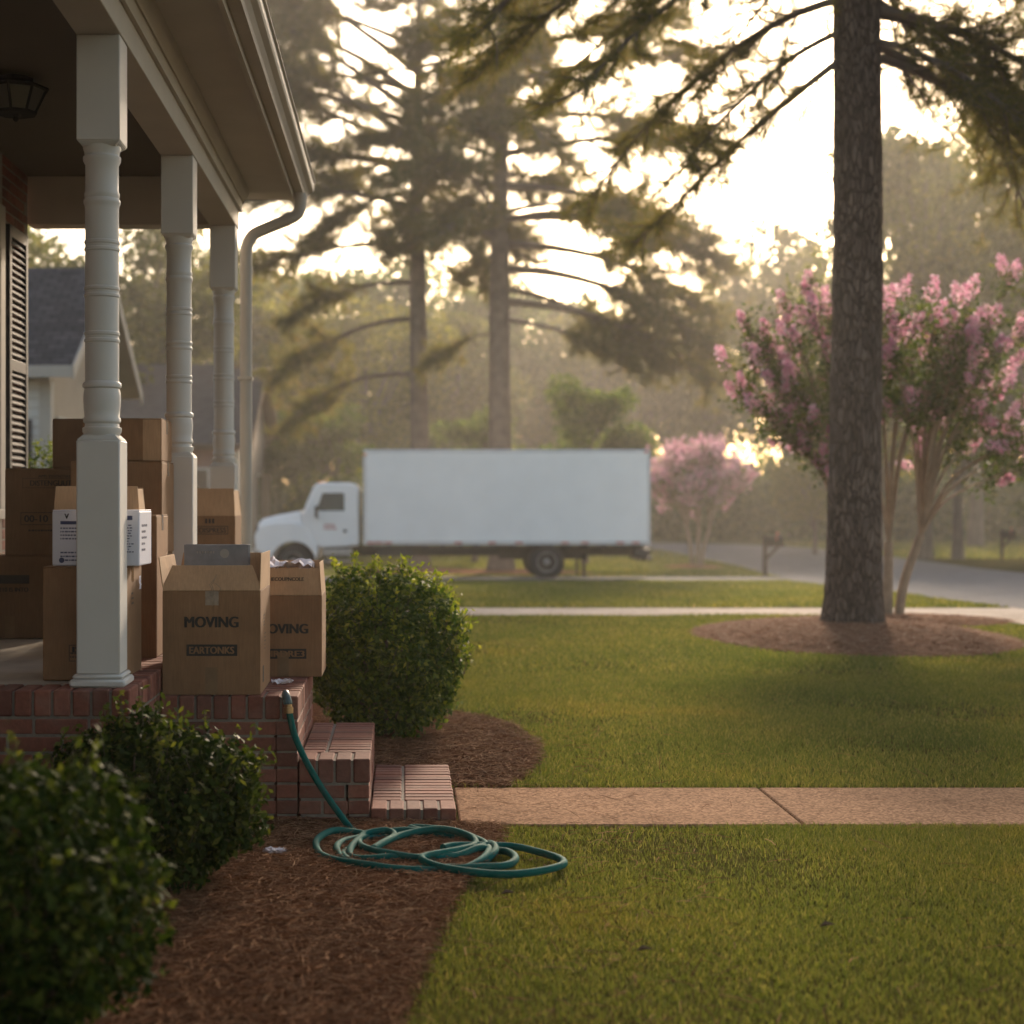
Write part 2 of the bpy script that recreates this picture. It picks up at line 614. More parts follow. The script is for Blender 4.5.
def m_bark():
    m, nt, out = new_mat('pine_bark')
    v = coords(nt, (1, 1, .28))
    vo = N(nt, 'ShaderNodeTexVoronoi', feature='DISTANCE_TO_EDGE')
    vo.inputs['Scale'].default_value = 25
    warp = mixc(nt, .14, v, N_color(nt, v, 5.0), 'ADD')
    nt.links.new(warp, vo.inputs['Vector'])
    edge = ramp(nt, vo.outputs['Distance'], [(.0, (0, 0, 0)), (.18, (1, 1, 1))])
    vc = N(nt, 'ShaderNodeTexVoronoi')
    vc.inputs['Scale'].default_value = 25
    nt.links.new(warp, vc.inputs['Vector'])
    plate = ramp(nt, N_sep(nt, vc.outputs['Color']), [(0, (.10, .076, .064)), (.5, (.155, .118, .098)), (1, (.22, .165, .135))])
    n = noise_tex(nt, coords(nt, (1, 1, .3)), 60, 5, .7)
    plate = mixc(nt, 1.0, plate, ramp(nt, n, [(.3, (.75, .75, .75)), (.7, (1.2, 1.2, 1.2))]), 'MULTIPLY')
    c = mixc(nt, edge, (.05, .035, .026), plate)
    h = mixc(nt, .25, edge, n)
    surface(nt, out, c, .92, h, 1.0, .03, .15)
    return m

def N_color(nt, vec, scale):
    n = N(nt, 'ShaderNodeTexNoise')
    n.inputs['Scale'].default_value = scale
    nt.links.new(vec, n.inputs['Vector'])
    return n.outputs['Color']

def N_sep(nt, c):
    s = nt.nodes.new('ShaderNodeSeparateColor')
    nt.links.new(c, s.inputs[0])
    return s.outputs[0]
MAT['pine_bark'] = m_bark()

def m_walk(name, a, b, s=90, bump=.5):
    m, nt, out = new_mat(name)
    v = coords(nt)
    vo = N(nt, 'ShaderNodeTexVoronoi')
    vo.inputs['Scale'].default_value = s
    nt.links.new(v, vo.inputs['Vector'])
    c = ramp(nt, N_sep(nt, vo.outputs['Color']), [(0, a), (.6, b), (1, tuple(min(1, x * 1.35) for x in b))])
    n = noise_tex(nt, v, 1.6, 5, .6)
    c = mixc(nt, 1.0, c, ramp(nt, n, [(.3, (.78, .76, .74)), (.7, (1.14, 1.13, 1.12))]), 'MULTIPLY')
    n2 = noise_tex(nt, v, s * 1.3, 3, .6)
    surface(nt, out, c, 1.0, n2, bump, .006, .04)
    return m
MAT['walk'] = m_walk('exposed_aggregate', (.18, .098, .056), (.33, .195, .115))
MAT['sidewalk'] = m_walk('sidewalk_concrete', (.36, .30, .25), (.44, .38, .32), 60, .2)
MAT['asphalt'] = m_walk('asphalt', (.10, .10, .105), (.17, .17, .175), 70, .3)

def m_roof():
    m, nt, out = new_mat('roof_shingle')
    v = coords(nt)
    b = N(nt, 'ShaderNodeTexBrick')
    nt.links.new(v, b.inputs['Vector'])
    b.inputs['Color1'].default_value = (.085, .083, .088, 1)
    b.inputs['Color2'].default_value = (.055, .054, .060, 1)
    b.inputs['Mortar'].default_value = (.03, .03, .032, 1)
    b.inputs['Scale'].default_value = 1.0
    b.inputs['Brick Width'].default_value = .3
    b.inputs['Row Height'].default_value = .14
    b.inputs['Mortar Size'].default_value = .012
    n = noise_tex(nt, v, 3, 5, .6)
    c = mixc(nt, 1.0, b.outputs[0], ramp(nt, n, [(.3, (.8, .8, .8)), (.7, (1.25, 1.22, 1.2))]), 'MULTIPLY')
    surface(nt, out, c, 1.0, spec=.03)
    return m
MAT['shingle'] = m_roof()
# ------------------------------------------------------------------ ground, walks, street
nrng = np.random.default_rng(7)
prng = random.Random(11)

def in_poly(x, y, poly):
    inside = np.zeros(len(x), dtype=bool)
    n = len(poly)
    j = n - 1
    for i in range(n):
        xi, yi = poly[i]
        xj, yj = poly[j]
        c = ((yi > y) != (yj > y)) & (x < (xj - xi) * (y - yi) / ((yj - yi) or 1e-12) + xi)
        inside ^= c
        j = i
    return inside

GZ = np.vectorize(gz)

def ground_sheet():
    ys = sorted(set([-40, -10, 0, 3, 6, 10, 14, 18, 20.3] + [20.3 + 1.5 * i for i in range(28)] + [64, 70, 80, 100, 130, 170, 240, 400]))
    xs = [-260, -120, -60, -30, -15, -8, -4, -2, 0, 2, 4, 6, 8, 12, 16, 20, 30, 60, 120, 260]
    m = MB()
    v = [(x, y, gz(y)) for y in ys for x in xs]
    nx = len(xs)
    f = [(j * nx + i, j * nx + i + 1, (j + 1) * nx + i + 1, (j + 1) * nx + i) for j in range(len(ys) - 1) for i in range(nx - 1)]
    m.add(v, f)
    return tag(m.build('lawn', MAT['lawn'], smooth=True), kind='structure')
ground_sheet()

def strip_sheet(name, left, right, mat, dz, label=None):
    """sheet between two polylines with matching points, laid on the terrain"""
    m = MB()
    def dens(pl):
        out = []
        for (a, b) in zip(pl[:-1], pl[1:]):
            k = max(1, int(math.dist(a, b) / 1.5))
            out += [(a[0] + (b[0] - a[0]) * i / k, a[1] + (b[1] - a[1]) * i / k) for i in range(k)]
        return out + [pl[-1]]
    def resample(pl, n):
        seg = [math.dist(a, b) for a, b in zip(pl[:-1], pl[1:])]
        tot = sum(seg)
        out = []
        for i in range(n):
            t = tot * i / (n - 1)
            k = 0
            while k < len(seg) - 1 and t > seg[k]:
                t -= seg[k]; k += 1
            u = t / seg[k]
            a, b = pl[k], pl[k + 1]
            out.append((a[0] + (b[0] - a[0]) * u, a[1] + (b[1] - a[1]) * u))
        return out
    L, Rr = resample(left, 60), resample(right, 60)
    v, f = [], []
    K = 8
    for a, b in zip(L, Rr):
        for k in range(K + 1):
            t = k / K
            x, y = a[0] + (b[0] - a[0]) * t, a[1] + (b[1] - a[1]) * t
            v.append((x, y, gz(y) + dz))
    for i in range(len(L) - 1):
        for k in range(K):
            f.append((i * (K + 1) + k, i * (K + 1) + k + 1, (i + 1) * (K + 1) + k + 1, (i + 1) * (K + 1) + k))
    m.add(v, f)
    return tag(m.build(name, mat, smooth=True), kind='structure')

ROAD_L = [(7.7, -20), (7.7, 20), (7.85, 22), (8.5, 27.5), (8.8, 33), (9.2, 38), (10.8, 45.5), (12.2, 58), (12.4, 67), (11.4, 74), (7.9, 80), (-2, 84), (-40, 88)]
ROAD_R = [(16.2, -20), (16.2, 20), (16.6, 22), (17.5, 30), (18.5, 40), (19.6, 50), (20.6, 60), (20.9, 70), (20.8, 80), (19.0, 88), (13.0, 93), (0, 95), (-40, 99)]
strip_sheet('road', ROAD_L, ROAD_R, MAT['asphalt'], .014)
strip_sheet('lane', [(-40, 38.6), (-8, 38.6), (9.6, 38.6)], [(-40, 45.6), (-8, 45.6), (11.2, 45.6)], MAT['asphalt'], .009)
strip_sheet('sidewalk', [(-30, 18.95), (0, 18.95), (7.72, 18.95)], [(-30, 20.25), (0, 20.25), (7.72, 20.25)], MAT['sidewalk'], .010)
strip_sheet('driveway_apron', [(6.15, 18.45), (6.7, 17.7), (7.1, 17.0), (7.3, 16.4)], [(7.74, 20.3), (7.74, 19.5), (7.74, 18.2), (7.74, 16.4)], MAT['sidewalk'], .0145)

def near_walk():
    m = MB()
    xs = [.235, 1.665, 3.20, 4.73, 6.26, 7.66]
    for a, b in zip(xs[:-1], xs[1:]):
        m.cbox(a + .004, b - .004, 6.64, 7.50, -.06, .012, .006)
    return tag(m.build('walkway', MAT['walk']), kind='structure')
near_walk()

def mound(name, poly, center, h, mat, kind='structure', rings=14, seg_len=.09, base=0.004, wob=.03, seed=1, shape=1.0):
    rg = random.Random(seed)
    pts = []
    n = len(poly)
    for i in range(n):
        a, b = poly[i], poly[(i + 1) % n]
        k = max(1, int(math.dist(a, b) / seg_len))
        pts += [(a[0] + (b[0] - a[0]) * j / k, a[1] + (b[1] - a[1]) * j / k) for j in range(k)]
    m = MB()
    cx, cy_ = center
    v = [(cx, cy_, gz(cy_) + h + base)]
    P = len(pts)
    off = [rg.uniform(-wob, wob) for _ in pts]
    for r in range(1, rings + 1):
        t = r / rings
        for i, (x, y) in enumerate(pts):
            d = math.hypot(x - cx, y - cy_)
            s = t * (1 + off[i] / max(d, .2))
            xx, yy = cx + (x - cx) * s, cy_ + (y - cy_) * s
            z = base + h * (1 - t ** 2) ** shape + .012 * (mnoise.noise(Vector((xx * 4, yy * 4, seed)))) * (1 - t ** 4)
            v.append((xx, yy, gz(yy) + z if r < rings else gz(yy) - .01))
    f = [(0, 1 + i, 1 + (i + 1) % P) for i in range(P)]
    for r in range(rings - 1):
        for i in range(P):
            j = (i + 1) % P
            f.append((1 + r * P + i, 1 + (r + 1) * P + i, 1 + (r + 1) * P + j, 1 + r * P + j))
    m.add(v, f)
    return tag(m.build(name, mat, smooth=True), kind=kind)

BED_A = [(-.12, 2.2), (-.04, 3.4), (.0, 4.1), (.10, 4.8), (.22, 5.6), (.38, 6.2), (.42, 6.62), (.22, 6.66), (-.44, 6.72), (-1.03, 6.72), (-1.05, 6.0), (-2.2, 6.0), (-3.2, 5.9), (-3.2, 2.2)]
BED_B = [(.24, 7.53), (.50, 7.50), (.60, 7.8), (.72, 8.3), (.75, 8.75), (.66, 9.4), (.50, 9.9), (.15, 10.4), (-.5, 10.8), (-1.05, 10.8), (-1.05, 7.8), (-.4, 7.7)]
PINE_C, MYR_C = (4.45, 15.9), (5.62, 18.0)
def ellipse(c, a, b, n=40):
    return [(c[0] + a * math.cos(2 * math.pi * i / n), c[1] + b * math.sin(2 * math.pi * i / n)) for i in range(n)]
BED_P = ellipse(PINE_C, 1.55, 2.1)
BED_M = ellipse(MYR_C, 1.25, .85)
mound('mulch_bed', BED_A, (-.55, 5.0), .030, MAT['straw_base'], seed=1, wob=.05)
mound('mulch_bed', BED_B, (-.15, 8.9), .045, MAT['straw_base'], seed=2, wob=.05)
mound('mulch_mound', BED_P, PINE_C, .15, MAT['mound_base'], seed=3, wob=.08)
mound('mulch_mound', BED_M, MYR_C, .06, MAT['mound_base'], seed=4, wob=.06)
FAR_BEDS = [((.6, 52.0), 2.6, 3.4), ((3.4, 51.0), 2.8, 3.2), ((10.35, 57.0), 1.1, 1.6)]
for i, (c, a, b) in enumerate(FAR_BEDS):
    mound('mulch_mound', ellipse(c, a, b), c, .12, MAT['mound_base'], seed=5 + i, wob=.15, seg_len=.4)

# pine straw lying on the beds
def straw(polys, center_h, n, region, length, width, seed, name='pine_straw', ex=None, mat='straw'):
    rg = np.random.default_rng(seed)
    x = rg.uniform(region[0], region[1], n); y = rg.uniform(region[2], region[3], n)
    keep = np.zeros(n, bool)
    for p in polys:
        keep |= in_poly(x, y, p)
    if ex is not None:
        for (a0, a1, b0, b1) in ex:
            keep &= ~((x > a0) & (x < a1) & (y > b0) & (y < b1))
    x, y = x[keep], y[keep]
    n = len(x)
    z = center_h(x, y) + rg.uniform(.0, .018, n)
    a = rg.uniform(0, 2 * np.pi, n)
    tilt = rg.normal(0, .16, n)
    L = length * rg.uniform(.5, 1.3, n) / 2
    dx, dy, dz = np.cos(a) * np.cos(tilt) * L, np.sin(a) * np.cos(tilt) * L, np.sin(tilt) * L
    w = width * rg.uniform(.6, 1.5, n) / 2
    wx, wy = -np.sin(a) * w, np.cos(a) * w
    bend = rg.normal(0, .10, n) * L
    bx, by = -np.sin(a) * bend, np.cos(a) * bend
    P = lambda t, s, up: np.stack([x + dx * t + wx * s + bx * (1 - t * t), y + dy * t + wy * s + by * (1 - t * t), z + dz * t + up + .004 * (1 - t * t)], 1)
    v = np.stack([P(-1, -1, 0), P(-1, 1, .001), P(0, 1, .001), P(0, -1, 0), P(1, 1, .001), P(1, -1, 0)], 1).reshape(-1, 3)
    i = np.arange(n)[:, None] * 6
    f = np.concatenate([i + np.array([[0, 1, 2, 3]]), i + np.array([[3, 2, 4, 5]])], 0)
    return tag(np_obj(name, v, f, MAT[mat]), kind='stuff')

def bed_h(h, c, rad):
    return lambda x, y: .006 + h * np.clip(1 - ((x - c[0]) ** 2 + (y - c[1]) ** 2) / rad ** 2, 0, 1)
straw([BED_A], bed_h(.030, (-.55, 5.0), 1.9), 95000, (-1.6, .55, 3.2, 6.75), .085, .0016, 21)
straw([BED_B], bed_h(.045, (-.15, 8.9), 1.4), 26000, (-.5, .85, 7.4, 10.7), .095, .0026, 22)
def mound_h(h, c, a, b):
    return lambda x, y: .006 + h * np.clip(1 - ((x - c[0]) / a) ** 2 - ((y - c[1]) / b) ** 2, 0, 1)
straw([BED_P], mound_h(.15, PINE_C, 1.55, 2.1), 26000, (2.8, 6.2, 13.6, 18.2), .11, .006, 23, mat='mound_straw')
straw([BED_M], mound_h(.06, MYR_C, 1.25, .85), 8000, (4.2, 7.0, 17.0, 19.0), .11, .006, 24, mat='mound_straw')
# a few straws carried out onto the grass and the walk
straw([[(-.2, 3.4), (.9, 3.6), (1.2, 6.5), (1.0, 7.6), (1.2, 9.5), (-.3, 11)]], lambda x, y: .012 + x * 0, 1600, (-.2, 1.2, 3.5, 10.5), .09, .0018, 25)

straw([[(-.5, 3.0), (3, 3.0), (8, 18.5), (-.5, 18.5)]], lambda x, y: .020 + x * 0, 1500, (-.4, 7.5, 3.4, 18.5), .10, .0022, 26)
# grass blades on the lawns
def grass(seed, n, region, h, w, bend, name='grass'):
    rg = np.random.default_rng(seed)
    x = rg.uniform(region[0], region[1], n); y = rg.uniform(region[2], region[3], n)
    keep = np.ones(n, bool)
    edge = rg.normal(0, .02, n)
    for p in (BED_A, BED_B, BED_P, BED_M):
        keep &= ~in_poly(x + edge, y + edge, p)
    keep &= ~((y > 6.625 + edge * .5) & (y < 7.515 + edge * .35) & (x > -.3))
    keep &= ~((y > 18.93) & (y < 20.28))
    keep &= ~((x > 6.1 + (18.5 - np.clip(y, 16.4, 18.5)) * .55) & (y > 16.4) & (y < 20.3))
    xl = np.interp(y, [q[1] for q in ROAD_L[:9]], [q[0] for q in ROAD_L[:9]])
    xr_ = np.interp(y, [q[1] for q in ROAD_R[:9]], [q[0] for q in ROAD_R[:9]])
    keep &= (x < xl - .02) | ((x > xr_ + .05) & (y > 30))
    keep &= ~((y > 38.55) & (y < 45.65))
    keep &= ~((x < -1.0) & (y < 11))
    for (c, a, b) in FAR_BEDS:
        keep &= ((x - c[0]) / a) ** 2 + ((y - c[1]) / b) ** 2 > 1
    x, y = x[keep], y[keep]
    # thinner in worn spots
    dens = np.array([mnoise.noise(Vector((a * .9, b * .9, 3.3))) for a, b in zip(x, y)])
    k2 = rg.uniform(0, 1, len(x)) < np.clip(.85 + dens * 1.0, .25, 1)
    x, y, dens = x[k2], y[k2], dens[k2]
    n = len(x)
    z = GZ(y)
    a = rg.uniform(0, 2 * np.pi, n)
    H = h * rg.uniform(.5, 1.25, n) * (1 + .35 * dens)
    W = w * rg.uniform(.6, 1.3, n) / 2
    lean = bend * rg.uniform(.1, 1.0, n) * H
    b = rg.uniform(0, 2 * np.pi, n)
    ca, sa = np.cos(a) * W, np.sin(a) * W
    lx, ly = np.cos(b) * lean, np.sin(b) * lean
    v = np.stack([
        np.stack([x - ca, y - sa, z - .004], 1), np.stack([x + ca, y + sa, z - .004], 1),
        np.stack([x + ca * .8 + lx * .35, y + sa * .8 + ly * .35, z + H * .6], 1), np.stack([x - ca * .8 + lx * .35, y - sa * .8 + ly * .35, z + H * .6], 1),
        np.stack([x + lx, y + ly, z + H], 1)], 1).reshape(-1, 3)
    i = np.arange(n)[:, None] * 5
    quads = (i + np.array([[0, 1, 2, 3]]))
    tris = (i + np.array([[3, 2, 4, 4]]))
    # one quad plus one quad folded to a point
    me_f = np.concatenate([quads, i + np.array([[3, 2, 4, 4]])], 0)
    me = bpy.data.meshes.new(name)
    me.vertices.add(len(v)); me.vertices.foreach_set('co', v.astype(np.float32).ravel())
    loops = np.concatenate([quads.ravel(), (i + np.array([[3, 2, 4]])).ravel()]).astype(np.int32)
    me.loops.add(len(loops)); me.loops.foreach_set('vertex_index', loops)
    me.polygons.add(2 * n)
    me.polygons.foreach_set('loop_start', np.concatenate([np.arange(n) * 4, 4 * n + np.arange(n) * 3]).astype(np.int32))
    me.polygons.foreach_set('loop_total', np.concatenate([np.full(n, 4), np.full(n, 3)]).astype(np.int32))
    me.update(calc_edges=True)
    me.materials.append(MAT['grass'])
    o = bpy.data.objects.new(name, me)
    col.objects.link(o)
    return tag(o, kind='stuff')
grass(31, 230000, (-.35, 2.6, 3.3, 6.66), .024, .0026, 1.3)
grass(32, 230000, (.2, 5.6, 7.48, 12.5), .028, .0045, 1.2)
grass(33, 170000, (-.8, 8.2, 12.5, 19.0), .036, .010, 1.2)
grass(34, 110000, (-1.5, 12.0, 20.2, 38.6), .055, .018, 1.1)
grass(35, 60000, (-6, 13.0, 45.6, 66), .06, .05, 1.1)
grass(36, 60000, (-8, 40.0, 66, 97), .08, .09, 1.1)

# ------------------------------------------------------------------ brick work
def course_face(m, mort, axis, fixed, a0, a1, z0, z1, inward, depth=.09, bl=.195, bh=.056, gap=.010, seed=0):
    """running-bond bricks on a vertical face. axis 'x': face spans x, at y=fixed; axis 'y': face spans y, at x=fixed. inward: +1/-1 along the other axis"""
    rg = random.Random(seed)
    z = z1
    row = 0
    while z > z0 + .005:
        zb = max(z0, z - bh)
        a = a0 - (bl + gap) * (.5 if row % 2 else 0.02)
        while a < a1:
            s, e = max(a, a0), min(a + bl, a1)
            if e - s > .02:
                j = rg.uniform(-.0014, .0014)
                lo, hi = (fixed + j, fixed + depth) if inward > 0 else (fixed - depth, fixed - j)
                if axis == 'x':
                    m.cbox(s, e, lo, hi, zb, z, .004)
                else:
                    m.cbox(lo, hi, s, e, zb, z, .004)
            a += bl + gap
        z = zb - gap
        row += 1
    lo, hi = (fixed + .0035, fixed + depth - .004) if inward > 0 else (fixed - depth + .004, fixed - .0035)
    if axis == 'x':
        mort.box(a0 + .008, a1 - .008, lo, hi, z0, z1 + gap)
    else:
        mort.box(lo, hi, a0 + .008, a1 - .008, z0, z1 + gap)

def rowlock_x(m, x0, x1, y0, y1, z0, z1, pitch=.072, gap=.010, seed=0):
    """row of bricks on edge, side by side along x"""
    rg = random.Random(seed)
    n = max(1, round((x1 - x0) / pitch))
    p = (x1 - x0) / n
    for i in range(n):
        j = rg.uniform(-.0015, .0015)
        m.cbox(x0 + i * p + (gap / 2 if i else 0), x0 + (i + 1) * p - (gap / 2 if i < n - 1 else 0), y0 + j, y1, z0, z1 + j, .005)

def rowlock_y(m, x0, x1, y0, y1, z0, z1, pitch=.072, gap=.008, seed=0):
    rg = random.Random(seed)
    n = max(1, round((y1 - y0) / pitch))
    p = (y1 - y0) / n
    for i in range(n):
        j = rg.uniform(-.0015, .0015)
        m.cbox(x0, x1 + j, y0 + i * p + (gap / 2 if i else 0), y0 + (i + 1) * p - (gap / 2 if i < n - 1 else 0), z0, z1 + j, .005)

DECK, LAND, ST2, ST3 = .65, .54, .275, .070
PX0, PX1, PY0, PY1 = -2.39, -1.015, 5.95, 10.42
house = thing('porch_house', 'brick house with a white columned front porch and gutter, close to the camera', 'house', (-2.39, 8.0, 0))

b, mo = MB(), MB()
rowlock_x(b, PX0, PX1 - .002, PY0, PY0 + .20, DECK - .098, DECK, seed=1)
rowlock_y(b, PX1 - .20, PX1, PY0 + .21, PY1, DECK - .098, DECK, seed=2)
course_face(b, mo, 'x', PY0 + .004, PX0, PX1 - .095, -.08, DECK - .108, 1, seed=3)
course_face(b, mo, 'y', PX1 - .003, PY0 + .006, PY1, -.08, DECK - .108, -1, seed=4)
mo.box(PX0 + .01, PX1 - .012, PY0 + .012, PY1 - .01, DECK - .108, DECK - .008)
base = b.build('porch_base', MAT['brick'], house)
mo.build('mortar', MAT['mortar'], base)
f = MB()
f.box(PX0, PX1 - .21, PY0 + .21, PY1, DECK - .05, DECK - .003)
f.build('porch_floor', MAT['concrete_floor'], house)

# the steps
steps = thing('brick_steps', 'red brick landing and two steps down from the porch to the walk', 'steps', (-.4, 7.2, 0))
SY0, SY1 = 6.68, 7.80
def tread(name, x0, x1, z1, zb, split, seed):
    b, mo = MB(), MB()
    rowlock_x(b, x0, x1, SY0, SY0 + .195, z1 - .098, z1, seed=seed)
    cuts = [x0] + split + [x1]
    for a, c in zip(cuts[:-1], cuts[1:]):
        rowlock_y(b, a + (.006 if a > x0 else 0), c - (.006 if c < x1 else 0), SY0 + .205, SY1, z1 - .098, z1, seed=seed + 1)
    if z1 - .108 > zb + .02:
        course_face(b, mo, 'x', SY0 + .003, x0, x1 - .094, zb, z1 - .108, 1, seed=seed + 2)
        course_face(b, mo, 'y', x1 - .002, SY0 + .005, SY1, zb, z1 - .108, -1, seed=seed + 3)
    mo.box(x0 + .004, x1 - .012, SY0 + .010, SY1 - .006, z1 - .108, z1 - .007)
    mo.box(x0 + .004, x1 - .1, SY0 + .1, SY1 - .006, zb, z1 - .11)
    o = b.build(name, MAT['brick'], steps)
    mo.build('mortar', MAT['mortar'], o)
tread('landing', PX1 + .004, -.438, LAND, -.08, [-.74], 10)
tread('step', -.434, -.138, ST2, -.08, [-.33], 20)
tread('step', -.134, .222, ST3, -.08, [.0], 30)

# ------------------------------------------------------------------ porch columns
COLX = -1.153
def column(y):
    m = MB()
    w = .0825
    z0 = DECK
    # plinth with a small ogee
    m.cbox(COLX - .106, COLX + .106, y - .106, y + .106, z0, z0 + .030, .008)
    m.cbox(COLX - .095, COLX + .095, y - .095, y + .095, z0 + .030, z0 + .048, .008)
    m.cbox(COLX - w, COLX + w, y - w, y + w, z0 + .048, 1.585, .005)
    # shoulder, then the turned shaft
    zt, zb = 2.707, 1.585
    Z = lambda py: CAM_H + (502 - py) / 261.0
    for k in range(5):
        a = w - .004 - k * .004
        m.cbox(COLX - a, COLX + a, y - a, y + a, zb + k * .004, zb + k * .004 + .005, .001)
    m.cbox(COLX - w, COLX + w, y - w, y + w, zt + .012, 3.119, .004)
    for k in range(4):
        a = w - .004 - k * .005
        m.cbox(COLX - a, COLX + a, y - a, y + a, zt + .009 - k * .004, zt + .014 - k * .004, .001)
    prof = [(.066, zb + .015)]
    def ring(py, r, h):
        z = Z(py)
        return [(r - .006, z - h), (r, z - h * .5), (r, z + h * .5), (r - .006, z + h)]
    prof += [(.069, Z(434)), (.074, Z(432)), (.074, Z(428)), (.066, Z(427)), (.064, Z(424)), (.071, Z(422)), (.071, Z(419)), (.066, Z(417))]
    prof += [(.068, Z(410)), (.071, Z(400)), (.070, Z(393)), (.066, Z(389)), (.073, Z(387.5)), (.074, Z(385)), (.072, Z(383)), (.064, Z(381.5))]
    prof += [(.0645, Z(350))]
    for yy in (341, 334, 296, 289, 250, 243):
        prof += [(.0640, Z(yy + 2.2)), (.0680, Z(yy + 1.2)), (.0680, Z(yy - 1.2)), (.0640, Z(yy - 2.2))]
    prof += [(.0635, Z(210)), (.066, Z(206)), (.070, Z(204)), (.070, Z(201)), (.064, Z(199)), (.067, Z(196)), (.067, Z(194)), (.063, Z(192))]
    prof += [(.063, Z(166)), (.071, Z(162)), (.072, Z(158)), (.065, Z(156)), (.068, Z(152)), (.072, Z(149)), (.070, Z(146)), (.066, zt - .004)]
    m.lathe(prof, (COLX, y, 0), 36)
    return m.build('porch_column', MAT['white_paint'], house, smooth=True)
for y in (6.13, 8.24, 10.30):
    column(y)

# ------------------------------------------------------------------ porch roof
m = MB()
m.box(-1.238, -1.066, 5.3, 10.40, 3.12, 3.43)
m.box(PX0 - .01, -1.239, 10.22, 10.398, 3.122, 3.43)
beam = m.build('porch_beam', MAT['trim_paint'], house, bevel=.004)
m = MB()
m.box(-1.065, -1.045, 5.3, 10.42, 3.235, 3.372)
m.prism([(-1.044, 3.30), (-1.035, 3.30), (-1.030, 3.318), (-1.015, 3.33), (-1.005, 3.35), (-1.0, 3.372), (-1.044, 3.372)], 'y', 5.3, 10.43)
m.box(-1.245, -1.239, 5.3, 10.2, 3.30, 3.43)
m.build('moulding', MAT['trim_paint'], beam, smooth=True)
m = MB()
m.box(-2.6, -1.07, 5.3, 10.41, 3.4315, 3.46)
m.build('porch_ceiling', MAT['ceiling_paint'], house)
m = MB()
m.box(-1.064, -.742, 5.3, 10.72, 3.374, 3.392)
m.box(-.752, -.735, 5.3, 10.72, 3.36, 3.3739)
m.build('soffit', MAT['trim_paint'], house)
m = MB()
m.box(-.740, -.716, 5.3, 10.75, 3.34, 3.50)
m.build('fascia', MAT['trim_paint'], house, bevel=.003)
# K-style gutter with an open top and end caps
g = [(-.714, 3.375), (-.655, 3.375), (-.650, 3.40), (-.632, 3.425), (-.606, 3.438), (-.600, 3.452), (-.600, 3.492), (-.588, 3.497), (-.588, 3.503), (-.606, 3.503), (-.607, 3.455), (-.635, 3.435), (-.656, 3.408), (-.661, 3.381), (-.708, 3.381), (-.708, 3.50), (-.714, 3.50)]
m = MB()
m.prism(g, 'y', 5.3, 10.78)
m.prism([(-.714, 3.375), (-.655, 3.375), (-.650, 3.40), (-.632, 3.425), (-.606, 3.438), (-.598, 3.452), (-.598, 3.503), (-.714, 3.503)], 'y', 10.781, 10.786)
m.build('gutter', MAT['trim_paint'], house)
# roof slab and its shingles
m = MB()
m.prism([(-.70, 3.51), (-.70, 3.535), (-5.7, 5.84), (-10.7, 3.535), (-10.7, 3.51), (-5.7, 5.80)], 'y', 5.2, 10.80)
roof = m.build('roof', MAT['shingle'], house)
# gable end above the far porch beam
m = MB()
m.prism([(-1.07, 3.432), (-1.07, 3.63), (-5.7, 5.75), (-9.0, 4.2), (-9.0, 3.432)], 'y', 10.12, 10.19)
m.build('gable', MAT['beige_siding'], house)
# downspout: round-cornered pipe with two elbows and straps
def smooth_path(pts, n=8):
    P = [Vector(p) for p in pts]
    out = []
    for i in range(len(P) - 1):
        p0, p1, p2, p3 = P[max(i - 1, 0)], P[i], P[i + 1], P[min(i + 2, len(P) - 1)]
        for k in range(n):
            t = k / n
            out.append(.5 * ((2 * p1) + (p2 - p0) * t + (2 * p0 - 5 * p1 + 4 * p2 - p3) * t * t + (3 * p1 - p0 - 3 * p2 + p3) * t ** 3))
    out.append(P[-1])
    return out
m = MB()
DS = 10.50
path = [(-.675, DS, 3.376), (-.675, DS, 3.33), (-.68, DS, 3.27), (-.70, DS, 3.235), (-.75, DS, 3.205), (-.92, DS, 3.135), (-.985, DS, 3.10), (-1.02, DS, 3.04), (-1.03, DS, 2.97), (-1.03, DS, 2.85), (-1.03, DS, 1.6), (-1.03, DS, .10)]
m.tube(smooth_path(path, 5), .040, 12)
ds = m.build('downspout', MAT['trim_paint'], house, smooth=True)
m = MB()
for a, c, r in (((-.675, DS, 3.375), (-.675, DS, 3.33), .045), ((-.728, DS, 3.222), (-.775, DS, 3.195), .0435), ((-1.03, DS, 2.90), (-1.03, DS, 2.84), .0435)):
    m = MB(); m.tube([a, c], r, 12); m.build('collar', MAT['trim_paint'], ds, smooth=True)
for z in (2.15, 1.0):
    m = MB(); m.box(-1.08, -.985, DS - .045, DS + .045, z, z + .02); m.build('strap', MAT['trim_paint'], ds)

# ------------------------------------------------------------------ brick body of the house
WX = -2.39
b, mo = MB(), MB()
course_face(b, mo, 'y', WX, 9.55, 10.19, DECK, 3.43, -1, seed=50)
mo.box(WX - .09, WX - .0006, 10.10, 10.1892, DECK, 3.43)
b.build('corner_brickwork', MAT['brick'], house)
mo.build('mortar', MAT['mortar'], house)
m = MB()
m.box(-9.0, WX - .10, 4.31, 10.18, -.1, 3.43)
m.box(WX - .099, WX - .002, 4.31, 8.30, -.1, 3.43)
m.box(WX - .099, WX - .002, 8.301, 9.549, -.1, 1.30)
m.box(WX - .099, WX - .002, 8.301, 9.549, 3.12, 3.43)
m.build('wall', MAT['house_brick'], house)
m = MB()
m.box(WX - .08, WX + .02, 8.31, 8.42, 1.31, 3.11)
m.box(WX - .08, WX + .02, 9.43, 9.545, 1.31, 3.11)
m.box(WX - .08, WX + .02, 8.421, 9.429, 2.99, 3.11)
